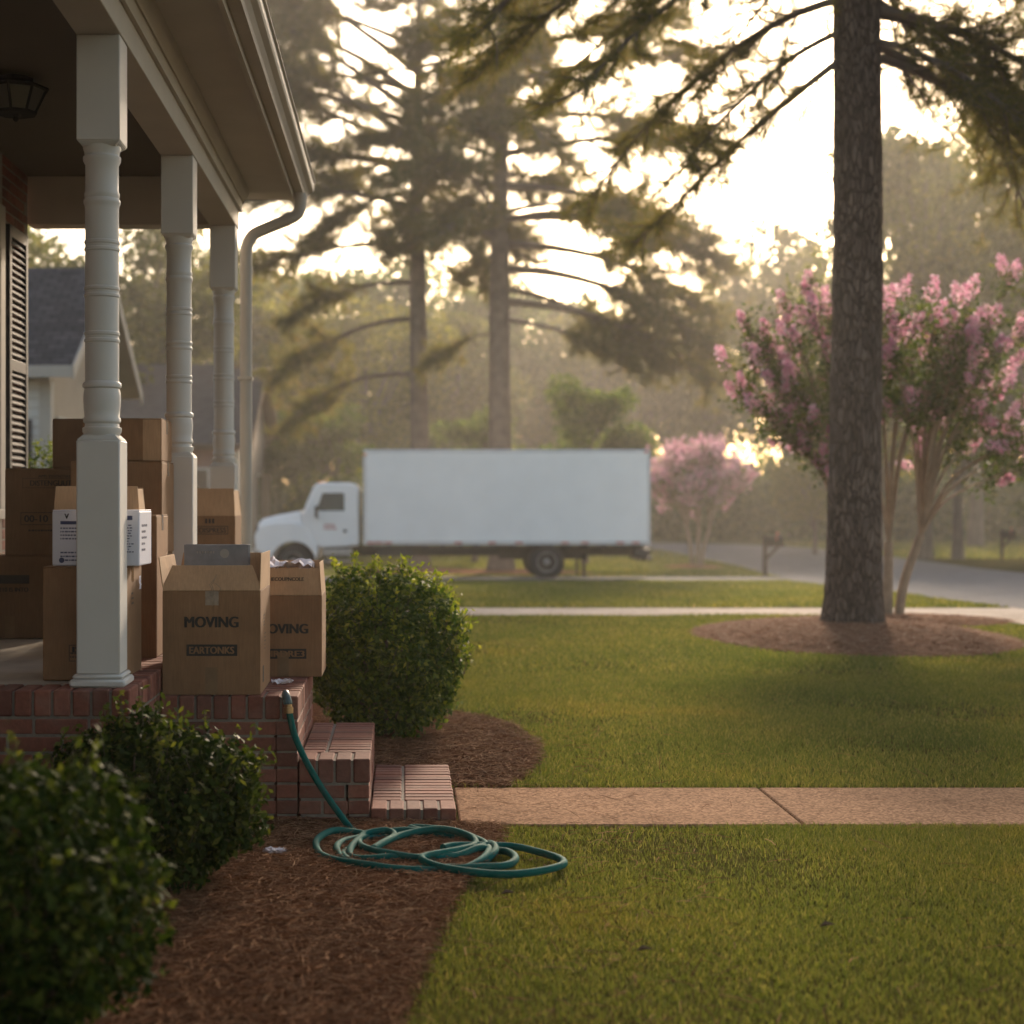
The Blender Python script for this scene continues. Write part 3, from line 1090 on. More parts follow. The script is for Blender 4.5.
m.box(WX - .08, WX + .035, 8.31, 9.545, 1.25, 1.309)
m.box(WX - .07, WX - .02, 8.421, 9.429, 2.13, 2.19)
wf = m.build('window', MAT['trim_paint'], house, bevel=.004)
m = MB()
m.box(WX - .06, WX - .045, 8.42, 9.43, 1.31, 2.99)
m.build('pane', MAT['glass'], wf)
# louvred shutter at the corner
m = MB()
y0, y1, z0, z1 = 9.60, 10.07, 1.35, 3.02
m.box(WX + .002, WX + .032, y0, y0 + .055, z0, z1)
m.box(WX + .002, WX + .032, y1 - .055, y1, z0, z1)
for zz in (z0, (z0 + z1) / 2 - .04, z1 - .07):
    m.box(WX + .002, WX + .031, y0 + .056, y1 - .056, zz, zz + .07)
sh = m.build('shutter', MAT['shutter_paint'], house, bevel=.003)
m = MB()
z = z0 + .09
while z < z1 - .09:
    m.add([(WX + .006, y0 + .056, z + .030), (WX + .029, y0 + .056, z), (WX + .029, y1 - .056, z), (WX + .006, y1 - .056, z + .030),
           (WX + .006, y0 + .056, z + .036), (WX + .029, y0 + .056, z + .006), (WX + .029, y1 - .056, z + .006), (WX + .006, y1 - .056, z + .036)],
          [(0, 3, 2, 1), (4, 5, 6, 7), (0, 1, 5, 4), (1, 2, 6, 5), (2, 3, 7, 6), (3, 0, 4, 7)])
    z += .042
m.build('louvre', simple('louvre_paint', (.03, .029, .028), .7, .1, 10, .1, .1), sh)

# two-storey block added out of view beside the camera, shading porch and shrubs
m = MB()
m.box(-12.0, -1.78, -13.0, 4.3, -.1, 5.9)
m.build('wall', MAT['house_brick'], house)  # body of the added unseen block, there for shade
m = MB()
m.prism([(-1.2, 5.9), (-1.2, 6.0), (-7.0, 9.2), (-12.5, 6.0), (-12.5, 5.9)], 'y', -13.5, 4.8)
m.build('roof', MAT['shingle'], house)  # top of the added unseen block, there for shade

# ------------------------------------------------------------------ lantern under the porch ceiling
lx, ly, lz = -1.90, 7.85, 3.431
lan = thing('porch_lantern', 'black faceted lantern fixed flat under the porch ceiling', 'lantern', (lx, ly, lz))
m = MB()
m.lathe([(.085, -.002), (.085, -.018), (.06, -.03), (.045, -.045), (.16, -.05), (.165, -.06), (.155, -.066)][::-1], (lx, ly, lz), 8)
m.build('canopy', MAT['black_metal'], lan)
m = MB()
m.lathe([(.085, -.175), (.095, -.168), (.142, -.067), (.15, -.066)], (lx, ly, lz), 8)
m.build('glass_shade', MAT['lamp_glass'], lan)
m = MB()
for k in range(8):
    a = 2 * math.pi * k / 8
    c, s = math.cos(a), math.sin(a)
    m.tube([(lx + .148 * c, ly + .148 * s, lz - .064), (lx + .096 * c, ly + .096 * s, lz - .172)], .007, 6)
m.lathe([(.09, -.182), (.105, -.178), (.105, -.168), (.09, -.167)], (lx, ly, lz), 8)
m.lathe([(.006, -.215), (.014, -.205), (.008, -.19), (.03, -.1825)], (lx, ly, lz), 8)
m.build('cage', MAT['black_metal'], lan)
# ------------------------------------------------------------------ lettering
_text_cache = {}
def text_geo(s, size, bold=.0):
    """returns verts (x, z) centred on 0 and faces"""
    key = (s, size, bold)
    if key in _text_cache:
        return _text_cache[key]
    cu = bpy.data.curves.new('lettering', 'FONT')
    cu.body = s
    cu.size = size
    cu.align_x = 'CENTER'
    cu.align_y = 'CENTER'
    cu.offset = bold
    cu.resolution_u = 3
    cu.fill_mode = 'FRONT'
    o = bpy.data.objects.new('lettering', cu)
    col.objects.link(o)
    dg = bpy.context.evaluated_depsgraph_get()
    me = bpy.data.meshes.new_from_object(o.evaluated_get(dg))
    v = [(p.co.x, p.co.y) for p in me.vertices]
    f = [tuple(p.vertices) for p in me.polygons]
    bpy.data.objects.remove(o)
    bpy.data.curves.remove(cu)
    bpy.data.meshes.remove(me)
    if v:
        x0, x1 = min(p[0] for p in v), max(p[0] for p in v)
        z0, z1 = min(p[1] for p in v), max(p[1] for p in v)
        v = [(p[0] - (x0 + x1) / 2, p[1] - (z0 + z1) / 2) for p in v]
    _text_cache[key] = (v, f)
    return v, f

def text_width(s, size, bold=0):
    v, _ = text_geo(s, size, bold)
    return max(p[0] for p in v) - min(p[0] for p in v)

def print_text(root, s, width, height, x, z, face, at, mat, bold=.0, name='lettering', vertical=False):
    """lettering printed on a box face. face '-y' (front) or '+x' (right side); at = face coordinate"""
    v, f = text_geo(s, .1, 0)
    w0 = max(p[0] for p in v) - min(p[0] for p in v)
    h0 = max(p[1] for p in v) - min(p[1] for p in v)
    m = MB()
    pts = []
    for a, b in v:
        a, b = a * width / w0, b * height / h0
        if vertical:
            a, b = -b, a
        if face == '-y':
            pts.append((x + a, at - .0012, z + b))
        else:
            pts.append((at + .0012, x + a, z + b))
    dx = bold * width / w0 * 2.4
    for k in ((0,) if bold == 0 else (-1, 0, 1)):
        e = k * .00012
        m.add([(p[0] + k * dx, p[1] - e, p[2]) if face == '-y' else (p[0] + e, p[1] + k * dx, p[2]) for p in pts], f)
    return m.build(name, mat, root, world_coords=False)

def print_bar(m, x0, x1, z0, z1, face, at, off=.0007):
    if face == '-y':
        m.quad((x0, at - off, z0), (x1, at - off, z0), (x1, at - off, z1), (x0, at - off, z1))
    else:
        m.quad((at + off, x0, z0), (at + off, x1, z0), (at + off, x1, z1), (at + off, x0, z1))

def print_frame(m, x0, x1, z0, z1, face, at, t=.003):
    print_bar(m, x0, x1, z0, z0 + t, face, at)
    print_bar(m, x0, x1, z1 - t, z1, face, at)
    print_bar(m, x0, x0 + t, z0 + t, z1 - t, face, at)
    print_bar(m, x1 - t, x1, z0 + t, z1 - t, face, at)

def fine_print(m, x0, x1, z0, z1, face, at, lines, rg, fill=.85):
    """rows of tiny dashes, print too small to read"""
    dz = (z1 - z0) / lines
    for i in range(lines):
        z = z1 - (i + .7) * dz
        x = x0
        end = x0 + (x1 - x0) * rg.uniform(.55, 1.0)
        while x < end:
            w = rg.uniform(.004, .014)
            print_bar(m, x, min(x + w, x1), z, z + dz * .38, face, at)
            x += w + rg.uniform(.002, .004)

# ------------------------------------------------------------------ cardboard boxes
def flap(m, side, w, d, h, fh, ang, cut=.02, t=.0045):
    """flap hinged on a top edge. ang: degrees from upright, positive leans outwards"""
    a = R(ang)
    up, out = math.cos(a) * fh, math.sin(a) * fh
    if side in ('front', 'back'):
        L = w - .006
        sgn = -1 if side == 'front' else 1
        y0 = sgn * (d / 2 - .001)
        q = [(-L / 2, 0), (L / 2, 0), (L / 2, .25), (L / 2 - cut, 1), (-L / 2 + cut, 1), (-L / 2, .25)]
        nrm = Vector((0, sgn * math.cos(a), -math.sin(a)))
        P = [Vector((x, y0 + sgn * out * s, h + .001 + up * s)) for x, s in q]
    else:
        L = d - .006
        sgn = 1 if side == 'right' else -1
        x0 = sgn * (w / 2 - .001)
        q = [(-L / 2, 0), (L / 2, 0), (L / 2, .25), (L / 2 - cut, 1), (-L / 2 + cut, 1), (-L / 2, .25)]
        nrm = Vector((sgn * math.cos(a), 0, -math.sin(a)))
        P = [Vector((x0 + sgn * out * s, y, h + .001 + up * s)) for y, s in q]
    n = len(P)
    v = P + [p - nrm * t for p in P]
    f = [tuple(range(n)), tuple(range(2 * n - 1, n - 1, -1))] + [(i, i + n, (i + 1) % n + n, (i + 1) % n) for i in range(n)]
    m.add(v, f)

def carton(label, x0, x1, y0, y1, z0, h, mat='cardboard', open_flaps=None, rz=0.0, name='cardboard_box', cat='cardboard box', tape=True, tape_front=True, group='moving boxes on the porch and landing'):
    w, d = x1 - x0, y1 - y0
    t = thing(name, label, cat, ((x0 + x1) / 2, (y0 + y1) / 2, z0), rz, group)
    M_ = MAT[mat]
    m = MB()
    if open_flaps is None:
        m.cbox(-w / 2, w / 2, -d / 2, d / 2, 0, h - .005, .004)
        m.build('body', M_, t, world_coords=False)
        m = MB()
        m.cbox(-w / 2 + .001, w / 2 - .001, -d / 2 + .001, -.0015, h - .0048, h, .0015)
        m.cbox(-w / 2 + .001, w / 2 - .001, .0015, d / 2 - .001, h - .0048, h, .0015)
        m.build('lid_flaps', M_, t, world_coords=False)
        if tape:
            m = MB()
            m.box(-w / 2 - .0008, w / 2 + .0008, -.025, .025, h + .0003, h + .0011)
            m.box(w / 2 + .0003, w / 2 + .0010, -.025, .025, h - .07, h + .0003)
            m.build('packing_tape', MAT['tape'], t, world_coords=False)
    else:
        k = .0045
        m.box(-w / 2, w / 2, -d / 2, -d / 2 + k, 0, h)
        m.box(-w / 2, w / 2, d / 2 - k, d / 2, 0, h)
        m.box(-w / 2, -w / 2 + k, -d / 2 + k, d / 2 - k, 0, h)
        m.box(w / 2 - k, w / 2, -d / 2 + k, d / 2 - k, 0, h)
        m.box(-w / 2 + k, w / 2 - k, -d / 2 + k, d / 2 - k, .001, .008)
        m.build('body', M_, t, world_coords=False, bevel=.002)
        for side, (fh, ang, cut) in open_flaps.items():
            m = MB()
            flap(m, side, w, d, h, fh, ang, cut)
            m.build('flap', MAT['cardboard_light'] if mat == 'cardboard' else M_, t, world_coords=False, bevel=.0012)
    if tape_front:
        m = MB()
        m.box(-.026, .026, -d / 2 - .0011, -d / 2 - .0004, .001, min(.115, h * .3))
        m.build('packing_tape', MAT['tape'], t, world_coords=False)
    return t, w, d, h

GA = 'moving boxes on the porch and landing'
rg = random.Random(5)

# the open MOVING box at the front of the landing
b1, w, d, h = carton('open brown MOVING box with a grey book, at the front of the brick landing', -1.008, -.597, 6.705, 7.19, LAND + .002, .436, 'cardboard',
                     {'front': (.108, -14, .035), 'back': (.145, -4, .02), 'left': (.14, 9, .02), 'right': (.155, 1, .015)})
print_text(b1, 'MOVING', .222, .046, 0.0, .305, '-y', -d / 2, MAT['ink'], .0022)
m = MB(); print_bar(m, -.105, .108, .163, .211, '-y', -d / 2); lb = m.build('label_bar', MAT['ink'], b1, world_coords=False)
print_text(b1, 'EARTONKS', .186, .030, 0.001, .187, '-y', -d / 2, MAT['cardboard'], .002)
m = MB()
fine_print(m, -.11, -.02, .275, .33, '+x', w / 2, 4, rg)
fine_print(m, -.06, .0, .17, .25, '+x', w / 2, 5, rg)
m.box(w / 2 + .0003, w / 2 + .001, -.14, -.09, .04, .11)
m.build('side_print', MAT['ink'], b1, world_coords=False)
# torn tape over the front seam
m = MB()
m.box(-.026, .030, -d / 2 - .0012, -d / 2 - .0004, .375, .435)
for i in range(7):
    x = rg.uniform(-.02, .035); z = .435 + rg.uniform(-.05, .05)
    m.tube([(x, -d / 2 - .003, z - .02), (x + rg.uniform(-.012, .012), -d / 2 - .006, z), (x + rg.uniform(-.02, .02), -d / 2 - .004, z + .02)], .0012, 5)
m.build('torn_tape', simple('clear_tape', (.30, .23, .17), .2, .2, 30, .2, .7), b1, world_coords=False)

# the book lying on top of its contents
bk = thing('book', 'grey book standing out of the open MOVING box', 'book', (-.805, 6.98, LAND + .49))
m = MB()
m.cbox(-.945, -.665, 6.905, 6.913, 1.0, 1.166, .002)
m.cbox(-.945, -.665, 6.955, 6.963, 1.0, 1.166, .002)
bc = m.build('cover', MAT['book_cover'], bk)
m = MB(); m.box(-.940, -.670, 6.914, 6.954, 1.005, 1.163); m.build('pages', MAT['book_top'], bk)
m = MB()
for k in range(9):
    x = -.89 + k * .008 + (k % 3) * .003
    m.quad((x, 6.9043, 1.128), (x + .006, 6.9043, 1.128), (x + .006, 6.9043, 1.138), (x, 6.9043, 1.138))
m.lathe([(.020, -.0002), (.020, 0)], (-.77, 6.9046, 1.128), 14, axis='y')
m.build('cover_print', simple('faded_print', (.32, .30, .27), .7), bk)

# contents below the book
b2, w, d, h = carton('open brown MOVING box with white paper inside, right of the book box', -.735, -.375, 7.40, 7.78, LAND + .002, .376, 'cardboard',
                     {'front': (.125, -10, .012), 'back': (.15, -2, .02), 'left': (.13, 12, .02), 'right': (.15, -4, .02)})
print_text(b2, 'MOVING', .228, .045, 0.0, .222, '-y', -d / 2, MAT['ink'], .0022)
m = MB(); print_bar(m, -.11, .108, .083, .129, '-y', -d / 2); m.build('label_bar', MAT['ink'], b2, world_coords=False)
print_text(b2, 'DIRDRE3', .19, .029, .003, .106, '-y', -d / 2, MAT['cardboard'], .002)
m = MB()
fine_print(m, -.08, -.02, .13, .19, '+x', w / 2, 4, rg); fine_print(m, -.06, -.02, .05, .08, '+x', w / 2, 2, rg)
m.build('side_print', MAT['ink'], b2, world_coords=False)
ft = print_text(b2, 'IECOUPNCOLE', .15, .017, .02, 0, '-y', 0, MAT['ink'], .0012)
ft.location = (0, -d / 2 + .0095, h + .075); ft.rotation_euler = (R(-10), 0, 0)
pc = MB()
n = 14
v = []
for j in range(n):
    for i in range(n):
        x, y = -.13 + .26 * i / (n - 1), -.12 + .24 * j / (n - 1)
        v.append((x - .555, y + 7.60, LAND + .515 + .05 * mnoise.noise(Vector((x * 22, y * 22, 1)))  + .02 * mnoise.noise(Vector((x * 60, y * 60, 4)))))
pc.add(v, [(j * n + i, j * n + i + 1, (j + 1) * n + i + 1, (j + 1) * n + i) for j in range(n - 1) for i in range(n - 1)])
tag(pc.build('packing_paper', MAT['paper'], loc=(-.555, 7.60, LAND + .47)), 'crumpled white packing paper filling the right MOVING box', 'packing paper')
m = MB(); m.cbox(-.70, -.41, 7.47, 7.73, LAND + .02, LAND + .42, .004)
tag(m.build('bundle', MAT['book_top'], loc=(-.555, 7.6, LAND)), 'wrapped bundle inside the right MOVING box under the paper', 'bundle')
m = MB(); m.cbox(-.95, -.65, 6.80, 7.12, LAND + .011, .997, .004)
tag(m.build('bundle', MAT['cardboard_dark'], loc=(-.80, 6.96, LAND)), 'stack of things under the grey book inside the open box', 'bundle')

# boxes under the porch roof
A, w, d, h = carton('closed brown box on the porch floor behind the nearest column, under the white box', -1.41, -1.095, 6.262, 6.70, DECK + .001, .446, 'cardboard')
m = MB(); print_bar(m, .02, .09, .315, .355, '-y', -d / 2)
print_frame(m, -.055, .14, .075, .14, '-y', -d / 2)
fine_print(m, -.05, .13, .085, .115, '-y', -d / 2, 2, rg)
fine_print(m, -.03, .02, .28, .34, '+x', w / 2, 3, rg)
m.build('print', MAT['ink'], A, world_coords=False)
print_text(A, 'ESSEX', .10, .028, .06, .278, '-y', -d / 2, MAT['ink'], .002)
print_text(A, 'IS:E ESS', .16, .022, .04, .122, '-y', -d / 2, MAT['ink'], .002)
tg = MB()
n = 7
tg.add([( -1.093 + .004 + .008 * abs(mnoise.noise(Vector((i * .7, j * .7, 2)))), 6.60 + .035 * i / (n - 1), DECK + .34 + .055 * j / (n - 1)) for j in range(n) for i in range(n)],
       [(j * n + i, j * n + i + 1, (j + 1) * n + i + 1, (j + 1) * n + i) for j in range(n - 1) for i in range(n - 1)])
tg.build('paper_tag', MAT['paper'], A)

W, w, d, h = carton('white printed box lying on a brown box behind the nearest column', -1.375, -1.030, 6.285, 6.53, DECK + .449, .220, 'card_white', rz=R(-2), tape=False, tape_front=False, name='white_box', cat='box')
m = MB()
print_bar(m, -.14, -.03, .163, .176, '-y', -d / 2); fine_print(m, -.14, -.05, .10, .155, '-y', -d / 2, 4, rg)
fine_print(m, -.14, -.05, .015, .06, '-y', -d / 2, 3, rg)
print_bar(m, .06, .145, .180, .197, '-y', -d / 2)
fine_print(m, .10, .15, .05, .165, '-y', -d / 2, 11, rg)
fine_print(m, .02, .09, .07, .12, '-y', -d / 2, 3, rg)
print_bar(m, .085, .12, .018, .032, '-y', -d / 2); print_bar(m, .06, .10, .030, .034, '-y', -d / 2, .0009)
m.lathe([(.011, 0), (.011, -.0009)], (-.135, -d / 2, .022), 12, axis='y')
fine_print(m, -.08, .03, .05, .17, '+x', w / 2, 5, rg)
m.build('print', MAT['blue_ink'], W, world_coords=False)
print_text(W, 'V', .016, .02, -.115, .195, '-y', -d / 2, MAT['ink'], .002)

C_, w, d, h = carton('small open brown box standing behind the white printed box', -1.43, -1.078, 6.545, 6.70, DECK + .449, .215, 'cardboard',
                     {'front': (.10, -2, .006), 'back': (.095, -3, .006), 'right': (.09, -6, .006), 'left': (.09, -8, .006)}, tape_front=False)
D_, w, d, h = carton('tall brown box with a blue shipping label at the porch edge', -1.50, -1.105, 7.18, 7.52, DECK + .001, .64, 'cardboard')
m = MB(); print_bar(m, .118, .175, .44, .545, '-y', -d / 2); lb = m.build('label', MAT['blue_ink'], D_, world_coords=False)
m = MB(); print_bar(m, .128, .165, .46, .53, '-y', -d / 2, .0011); fine_print(m, .13, .163, .462, .528, '-y', -d / 2 - .0009, 4, rg)
m.build('label_print', MAT['card_white'], D_, world_coords=False)
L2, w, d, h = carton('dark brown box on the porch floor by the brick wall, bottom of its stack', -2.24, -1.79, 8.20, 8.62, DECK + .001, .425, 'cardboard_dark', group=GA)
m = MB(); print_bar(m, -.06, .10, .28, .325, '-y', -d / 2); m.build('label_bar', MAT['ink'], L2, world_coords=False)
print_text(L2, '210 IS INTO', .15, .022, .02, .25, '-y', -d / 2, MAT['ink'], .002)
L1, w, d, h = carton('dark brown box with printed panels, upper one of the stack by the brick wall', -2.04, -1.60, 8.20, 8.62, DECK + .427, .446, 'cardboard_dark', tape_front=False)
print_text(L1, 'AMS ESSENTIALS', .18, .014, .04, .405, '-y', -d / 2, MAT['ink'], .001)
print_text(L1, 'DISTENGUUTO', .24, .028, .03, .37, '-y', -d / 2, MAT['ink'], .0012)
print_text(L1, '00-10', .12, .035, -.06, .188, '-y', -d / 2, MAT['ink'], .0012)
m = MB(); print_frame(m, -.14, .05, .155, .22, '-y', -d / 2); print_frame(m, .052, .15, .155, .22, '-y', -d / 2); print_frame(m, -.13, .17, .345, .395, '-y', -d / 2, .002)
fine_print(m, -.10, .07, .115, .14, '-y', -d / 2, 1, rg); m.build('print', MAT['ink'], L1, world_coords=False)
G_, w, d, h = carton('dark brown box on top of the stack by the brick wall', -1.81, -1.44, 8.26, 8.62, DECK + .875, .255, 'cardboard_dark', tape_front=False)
E1, w, d, h = carton('brown box on the porch floor in the middle of the boxes, mostly hidden', -1.60, -1.165, 7.70, 8.10, DECK + .001, .448, 'cardboard')
E2, w, d, h = carton('brown box stacked behind the white box and the nearest column', -1.60, -1.16, 7.70, 8.10, DECK + .451, .446, 'cardboard', tape_front=False)
H_, w, d, h = carton('two-toned brown box on top of the middle stack beside the second column', -1.545, -1.165, 7.72, 8.06, DECK + .899, .205, 'cardboard')
m = MB(); print_bar(m, .10, .185, .002, .200, '-y', -d / 2); m.build('pale_panel', MAT['cardboard_light'], H_, world_coords=False)
J_, w, d, h = carton('open brown box on the porch between the second and third columns', -1.42, -1.005, 9.58, 9.95, DECK + .001, .615, 'cardboard',
                     {'front': (.165, -3, .006), 'back': (.15, -4, .01), 'left': (.14, 5, .01), 'right': (.155, -6, .01)}, tape_front=False)
m = MB(); print_frame(m, -.02, .165, .505, .555, '-y', -d / 2, .004); m.build('print', MAT['ink'], J_, world_coords=False)
print_text(J_, 'DISPRESS', .16, .03, .073, .53, '-y', -d / 2, MAT['ink'], .0012)
print_text(J_, 'III', .05, .028, .055, .585, '-y', -d / 2, MAT['ink'], .0012)

# ------------------------------------------------------------------ crumpled paper
def crumple(label, loc, size, seed):
    rg2 = np.random.default_rng(seed)
    n = 15
    v = []
    for j in range(n):
        for i in range(n):
            u, w_ = i / (n - 1) - .5, j / (n - 1) - .5
            p = Vector((u * 5, w_ * 5, seed))
            nx, ny, nz = mnoise.noise(p * 1.1), mnoise.noise(p * 1.1 + Vector((9, 0, 0))), mnoise.noise(p * 1.3 + Vector((0, 9, 0)))
            v.append((loc[0] + size * (u * .9 + .3 * nx), loc[1] + size * (w_ * .55 + .3 * ny), loc[2] + size * (.16 + .22 * nz + .07 * mnoise.noise(p * 4))))
    zmin = min(p[2] for p in v)
    v = [(a, b, c - zmin + loc[2]) for a, b, c in v]
    m = MB()
    m.add(v, [(j * n + i, j * n + i + 1, (j + 1) * n + i + 1, (j + 1) * n + i) for j in range(n - 1) for i in range(n - 1)])
    return tag(m.build('crumpled_paper', MAT['paper'], loc=loc), label, 'scrap of paper')
crumple('crumpled scrap of white paper on the brick landing beside the MOVING boxes', (-.535, 7.10, LAND + .002), .085, 3)
gx, gy = ground_px(275, 862)
crumple('crumpled scrap of white paper lying on the pine straw mulch', (gx, gy, .028), .085, 8)

# ------------------------------------------------------------------ garden hose
def zz(x, y):
    return 260 + x / 3.2, 680 + y / 3.2
coil = [(300, 468), (335, 476), (400, 478), (480, 472), (580, 478), (670, 494), (722, 520), (700, 538), (640, 546), (560, 556), (500, 566), (420, 570), (340, 570), (292, 560), (290, 540), (320, 510), (345, 494),
        (300, 484), (232, 487), (182, 516), (190, 550), (240, 576), (330, 596), (440, 606), (560, 605), (690, 603), (785, 594), (818, 572), (795, 546), (750, 536), (700, 545), (630, 562), (520, 573), (420, 566),
        (350, 548), (316, 522), (335, 500), (400, 492), (430, 502), (390, 525), (362, 550), (400, 528), (440, 504), (510, 489), (590, 490), (668, 508), (690, 530), (640, 552), (520, 582), (560, 602), (660, 618), (790, 622), (900, 611), (970, 586),
        (955, 562), (890, 541), (800, 526), (728, 530), (650, 544), (520, 562)]
_l = []
for q in range(40):
    a_ = R(-140) + 2 * math.pi * q / 17.5
    k_ = q / 40
    _l.append((545 - 40 * k_ + (238 - 34 * math.sin(q * .35)) * math.cos(a_), 538 + 6 * math.sin(q * .5) + (60 + 5 * math.cos(q * .41)) * math.sin(a_)))
coil = coil[:1] + _l + coil[3:-3] + [(640, 536), (585, 548)]
pts = []
ng = len(coil)
for i, (x, y) in enumerate(coil):
    gx, gy = ground_px(*zz(x, y), z=.045)
    zl = .026 + .034 * (i / ng) + .006 * math.sin(i * 1.7)
    if gx > .30:
        zl = .040 + .006 * math.sin(i)
    pts.append((gx, gy, zl))
def face_pt(x, y, d):
    px, py = zz(x, y)
    return (PX(px, d), d, PZ(py, d))
drop = [face_pt(92, 96, 6.645), face_pt(97, 120, 6.642), face_pt(112, 180, 6.637), face_pt(150, 265, 6.62), face_pt(200, 350, 6.595), face_pt(250, 422, 6.52)]
hp = smooth_path(drop + pts, 6)
m = MB()
m.tube(hp, .0140, 10)
hose = m.build('garden_hose', MAT['hose'], loc=(pts[20][0], pts[20][1], 0.03), smooth=True)
tag(hose, 'green garden hose coiled on the mulch and grass with its end over the landing', 'garden hose')
m = MB()
e = Vector(drop[0])
m.tube([e + Vector((-.001, 0, -.012)), e + Vector((-.002, 0, .012))], .021, 14)
m.tube([e + Vector((-.002, 0, .0125)), e + Vector((-.003, 0, .024))], .0165, 14)
m.build('ferrule', MAT['brass'], hose, smooth=True)
m = MB()
p0 = e + Vector((-.003, 0, .0245))
m.tube([p0, p0 + Vector((-.004, .004, .018)), p0 + Vector((-.010, .022, .034)), p0 + Vector((-.013, .048, .040))], [.017, .0185, .0175, .015], 14)
for k in range(10):
    a = 2 * math.pi * k / 10
    m.tube([p0 + Vector((.0175 * math.cos(a), .0175 * math.sin(a), .001)), p0 + Vector((-.004 + .0182 * math.cos(a), .004 + .0182 * math.sin(a), .017))], .0022, 5)
m.build('coupling', MAT['coupling'], hose, smooth=True)
# ------------------------------------------------------------------ the box truck
TD = 42.0
def tx(px): return PX(px, TD)
def tz(py): return PZ(py, TD)
TW = 2.44
zg = gz(43.2) + .012
truck = thing('box_truck', 'white box truck parked on the lane behind the front lawn', 'truck', (2.7, 43.2, zg))
bx0, bx1, bz0, bz1 = tx(363), tx(650.5), tz(545), tz(449.5)
m = MB()
m.box(bx0 + .04, bx1 - .04, TD + .012, TD + TW - .012, bz0 + .10, bz1 - .05)
box = m.build('cargo_box', MAT['truck_paint'], truck)
m = MB()   # side panel seams and rub rail
for k in range(1, 12):
    x = bx0 + (bx1 - bx0) * k / 12
    m.box(x - .012, x + .012, TD + .004, TD + .0115, bz0 + .12, bz1 - .11)
m.build('panel_rib', MAT['truck_paint'], box)
m = MB()
m.cbox(bx0, bx1, TD, TD + TW, bz1 - .10, bz1, .05)
m.cbox(bx0, bx1, TD - .006, TD + TW + .006, bz0, bz0 + .11, .01)
m.cbox(bx0, bx0 + .10, TD - .002, TD + TW + .002, bz0 + .1105, bz1 - .1005, .03)
m.cbox(bx1 - .07, bx1, TD - .002, TD + TW + .002, bz0 + .1105, bz1 - .1005, .01)
m.build('corner_trim', simple('box_trim', (.62, .60, .58), .35, .08, 3), box)
m = MB()
for px in (371, 379, 388, 458, 492, 519, 565, 585, 620, 636):
    m.box(tx(px) - .10, tx(px) + .10, TD - .010, TD - .0065, bz0 + .035, bz0 + .085)
m.build('reflective_tape', MAT['red_marker'], box)
m = MB()
m.cbox(bx0 - .01, bx0 + .10, TD - .011, TD - .003, bz1 - .16, bz1 - .11, .002)
m.cbox(bx0 + .02, bx0 + .10, TD + .9, TD + 1.5, bz1 + .001, bz1 + .03, .004)
m.build('marker_lamp', MAT['amber'], box)
m = MB()
m.cbox(bx1 - .16, bx1 - .06, TD - .010, TD - .003, bz1 - .09, bz1 - .03, .002)
m.cbox(bx1 - .05, bx1 + .012, TD + .1, TD + .3, bz0 + .02, bz0 + .09, .002)
m.build('tail_lamp', MAT['red_marker'], box)
# chassis
m = MB()
m.box(tx(330), bx1 - .05, TD + .75, TD + .85, bz0 - .30, bz0 - .08)
m.box(tx(330), bx1 - .05, TD + 1.6, TD + 1.7, bz0 - .30, bz0 - .08)
for k in range(16):
    x = bx0 + .2 + k * (bx1 - bx0 - .4) / 15
    m.box(x - .04, x + .04, TD + .05, TD + TW - .05, bz0 - .079, bz0 - .002)
m.box(tx(375), tx(412), TD + .12, TD + .70, tz(556), tz(547))
m.box(tx(420), tx(500), TD + .25, TD + .45, tz(553), tz(548))
m.tube([(tx(547), TD + .1, tz(564)), (tx(547), TD + TW - .1, tz(564))], .09, 10)
m.tube([(tx(293), TD + .2, tz(563)), (tx(293), TD + TW - .2, tz(563))], .07, 10)
m.box(tx(500), tx(590), TD + .72, TD + .78, tz(560), tz(556))
m.build('chassis', MAT['chassis'], truck)
m = MB()
m.cbox(tx(634), tx(651), TD + .05, TD + TW - .05, tz(557), tz(549), .02)
m.box(tx(641), tx(654), TD + .3, TD + TW - .3, tz(561), tz(557.5))
m.build('rear_bumper', MAT['chassis'], truck, bevel=.01)
for yy in (TD + .08, TD + TW - .62):
    m = MB(); m.box(tx(585), tx(585.7), yy, yy + .54, tz(577), tz(553)); m.build('mudflap', MAT['tyre'], truck)
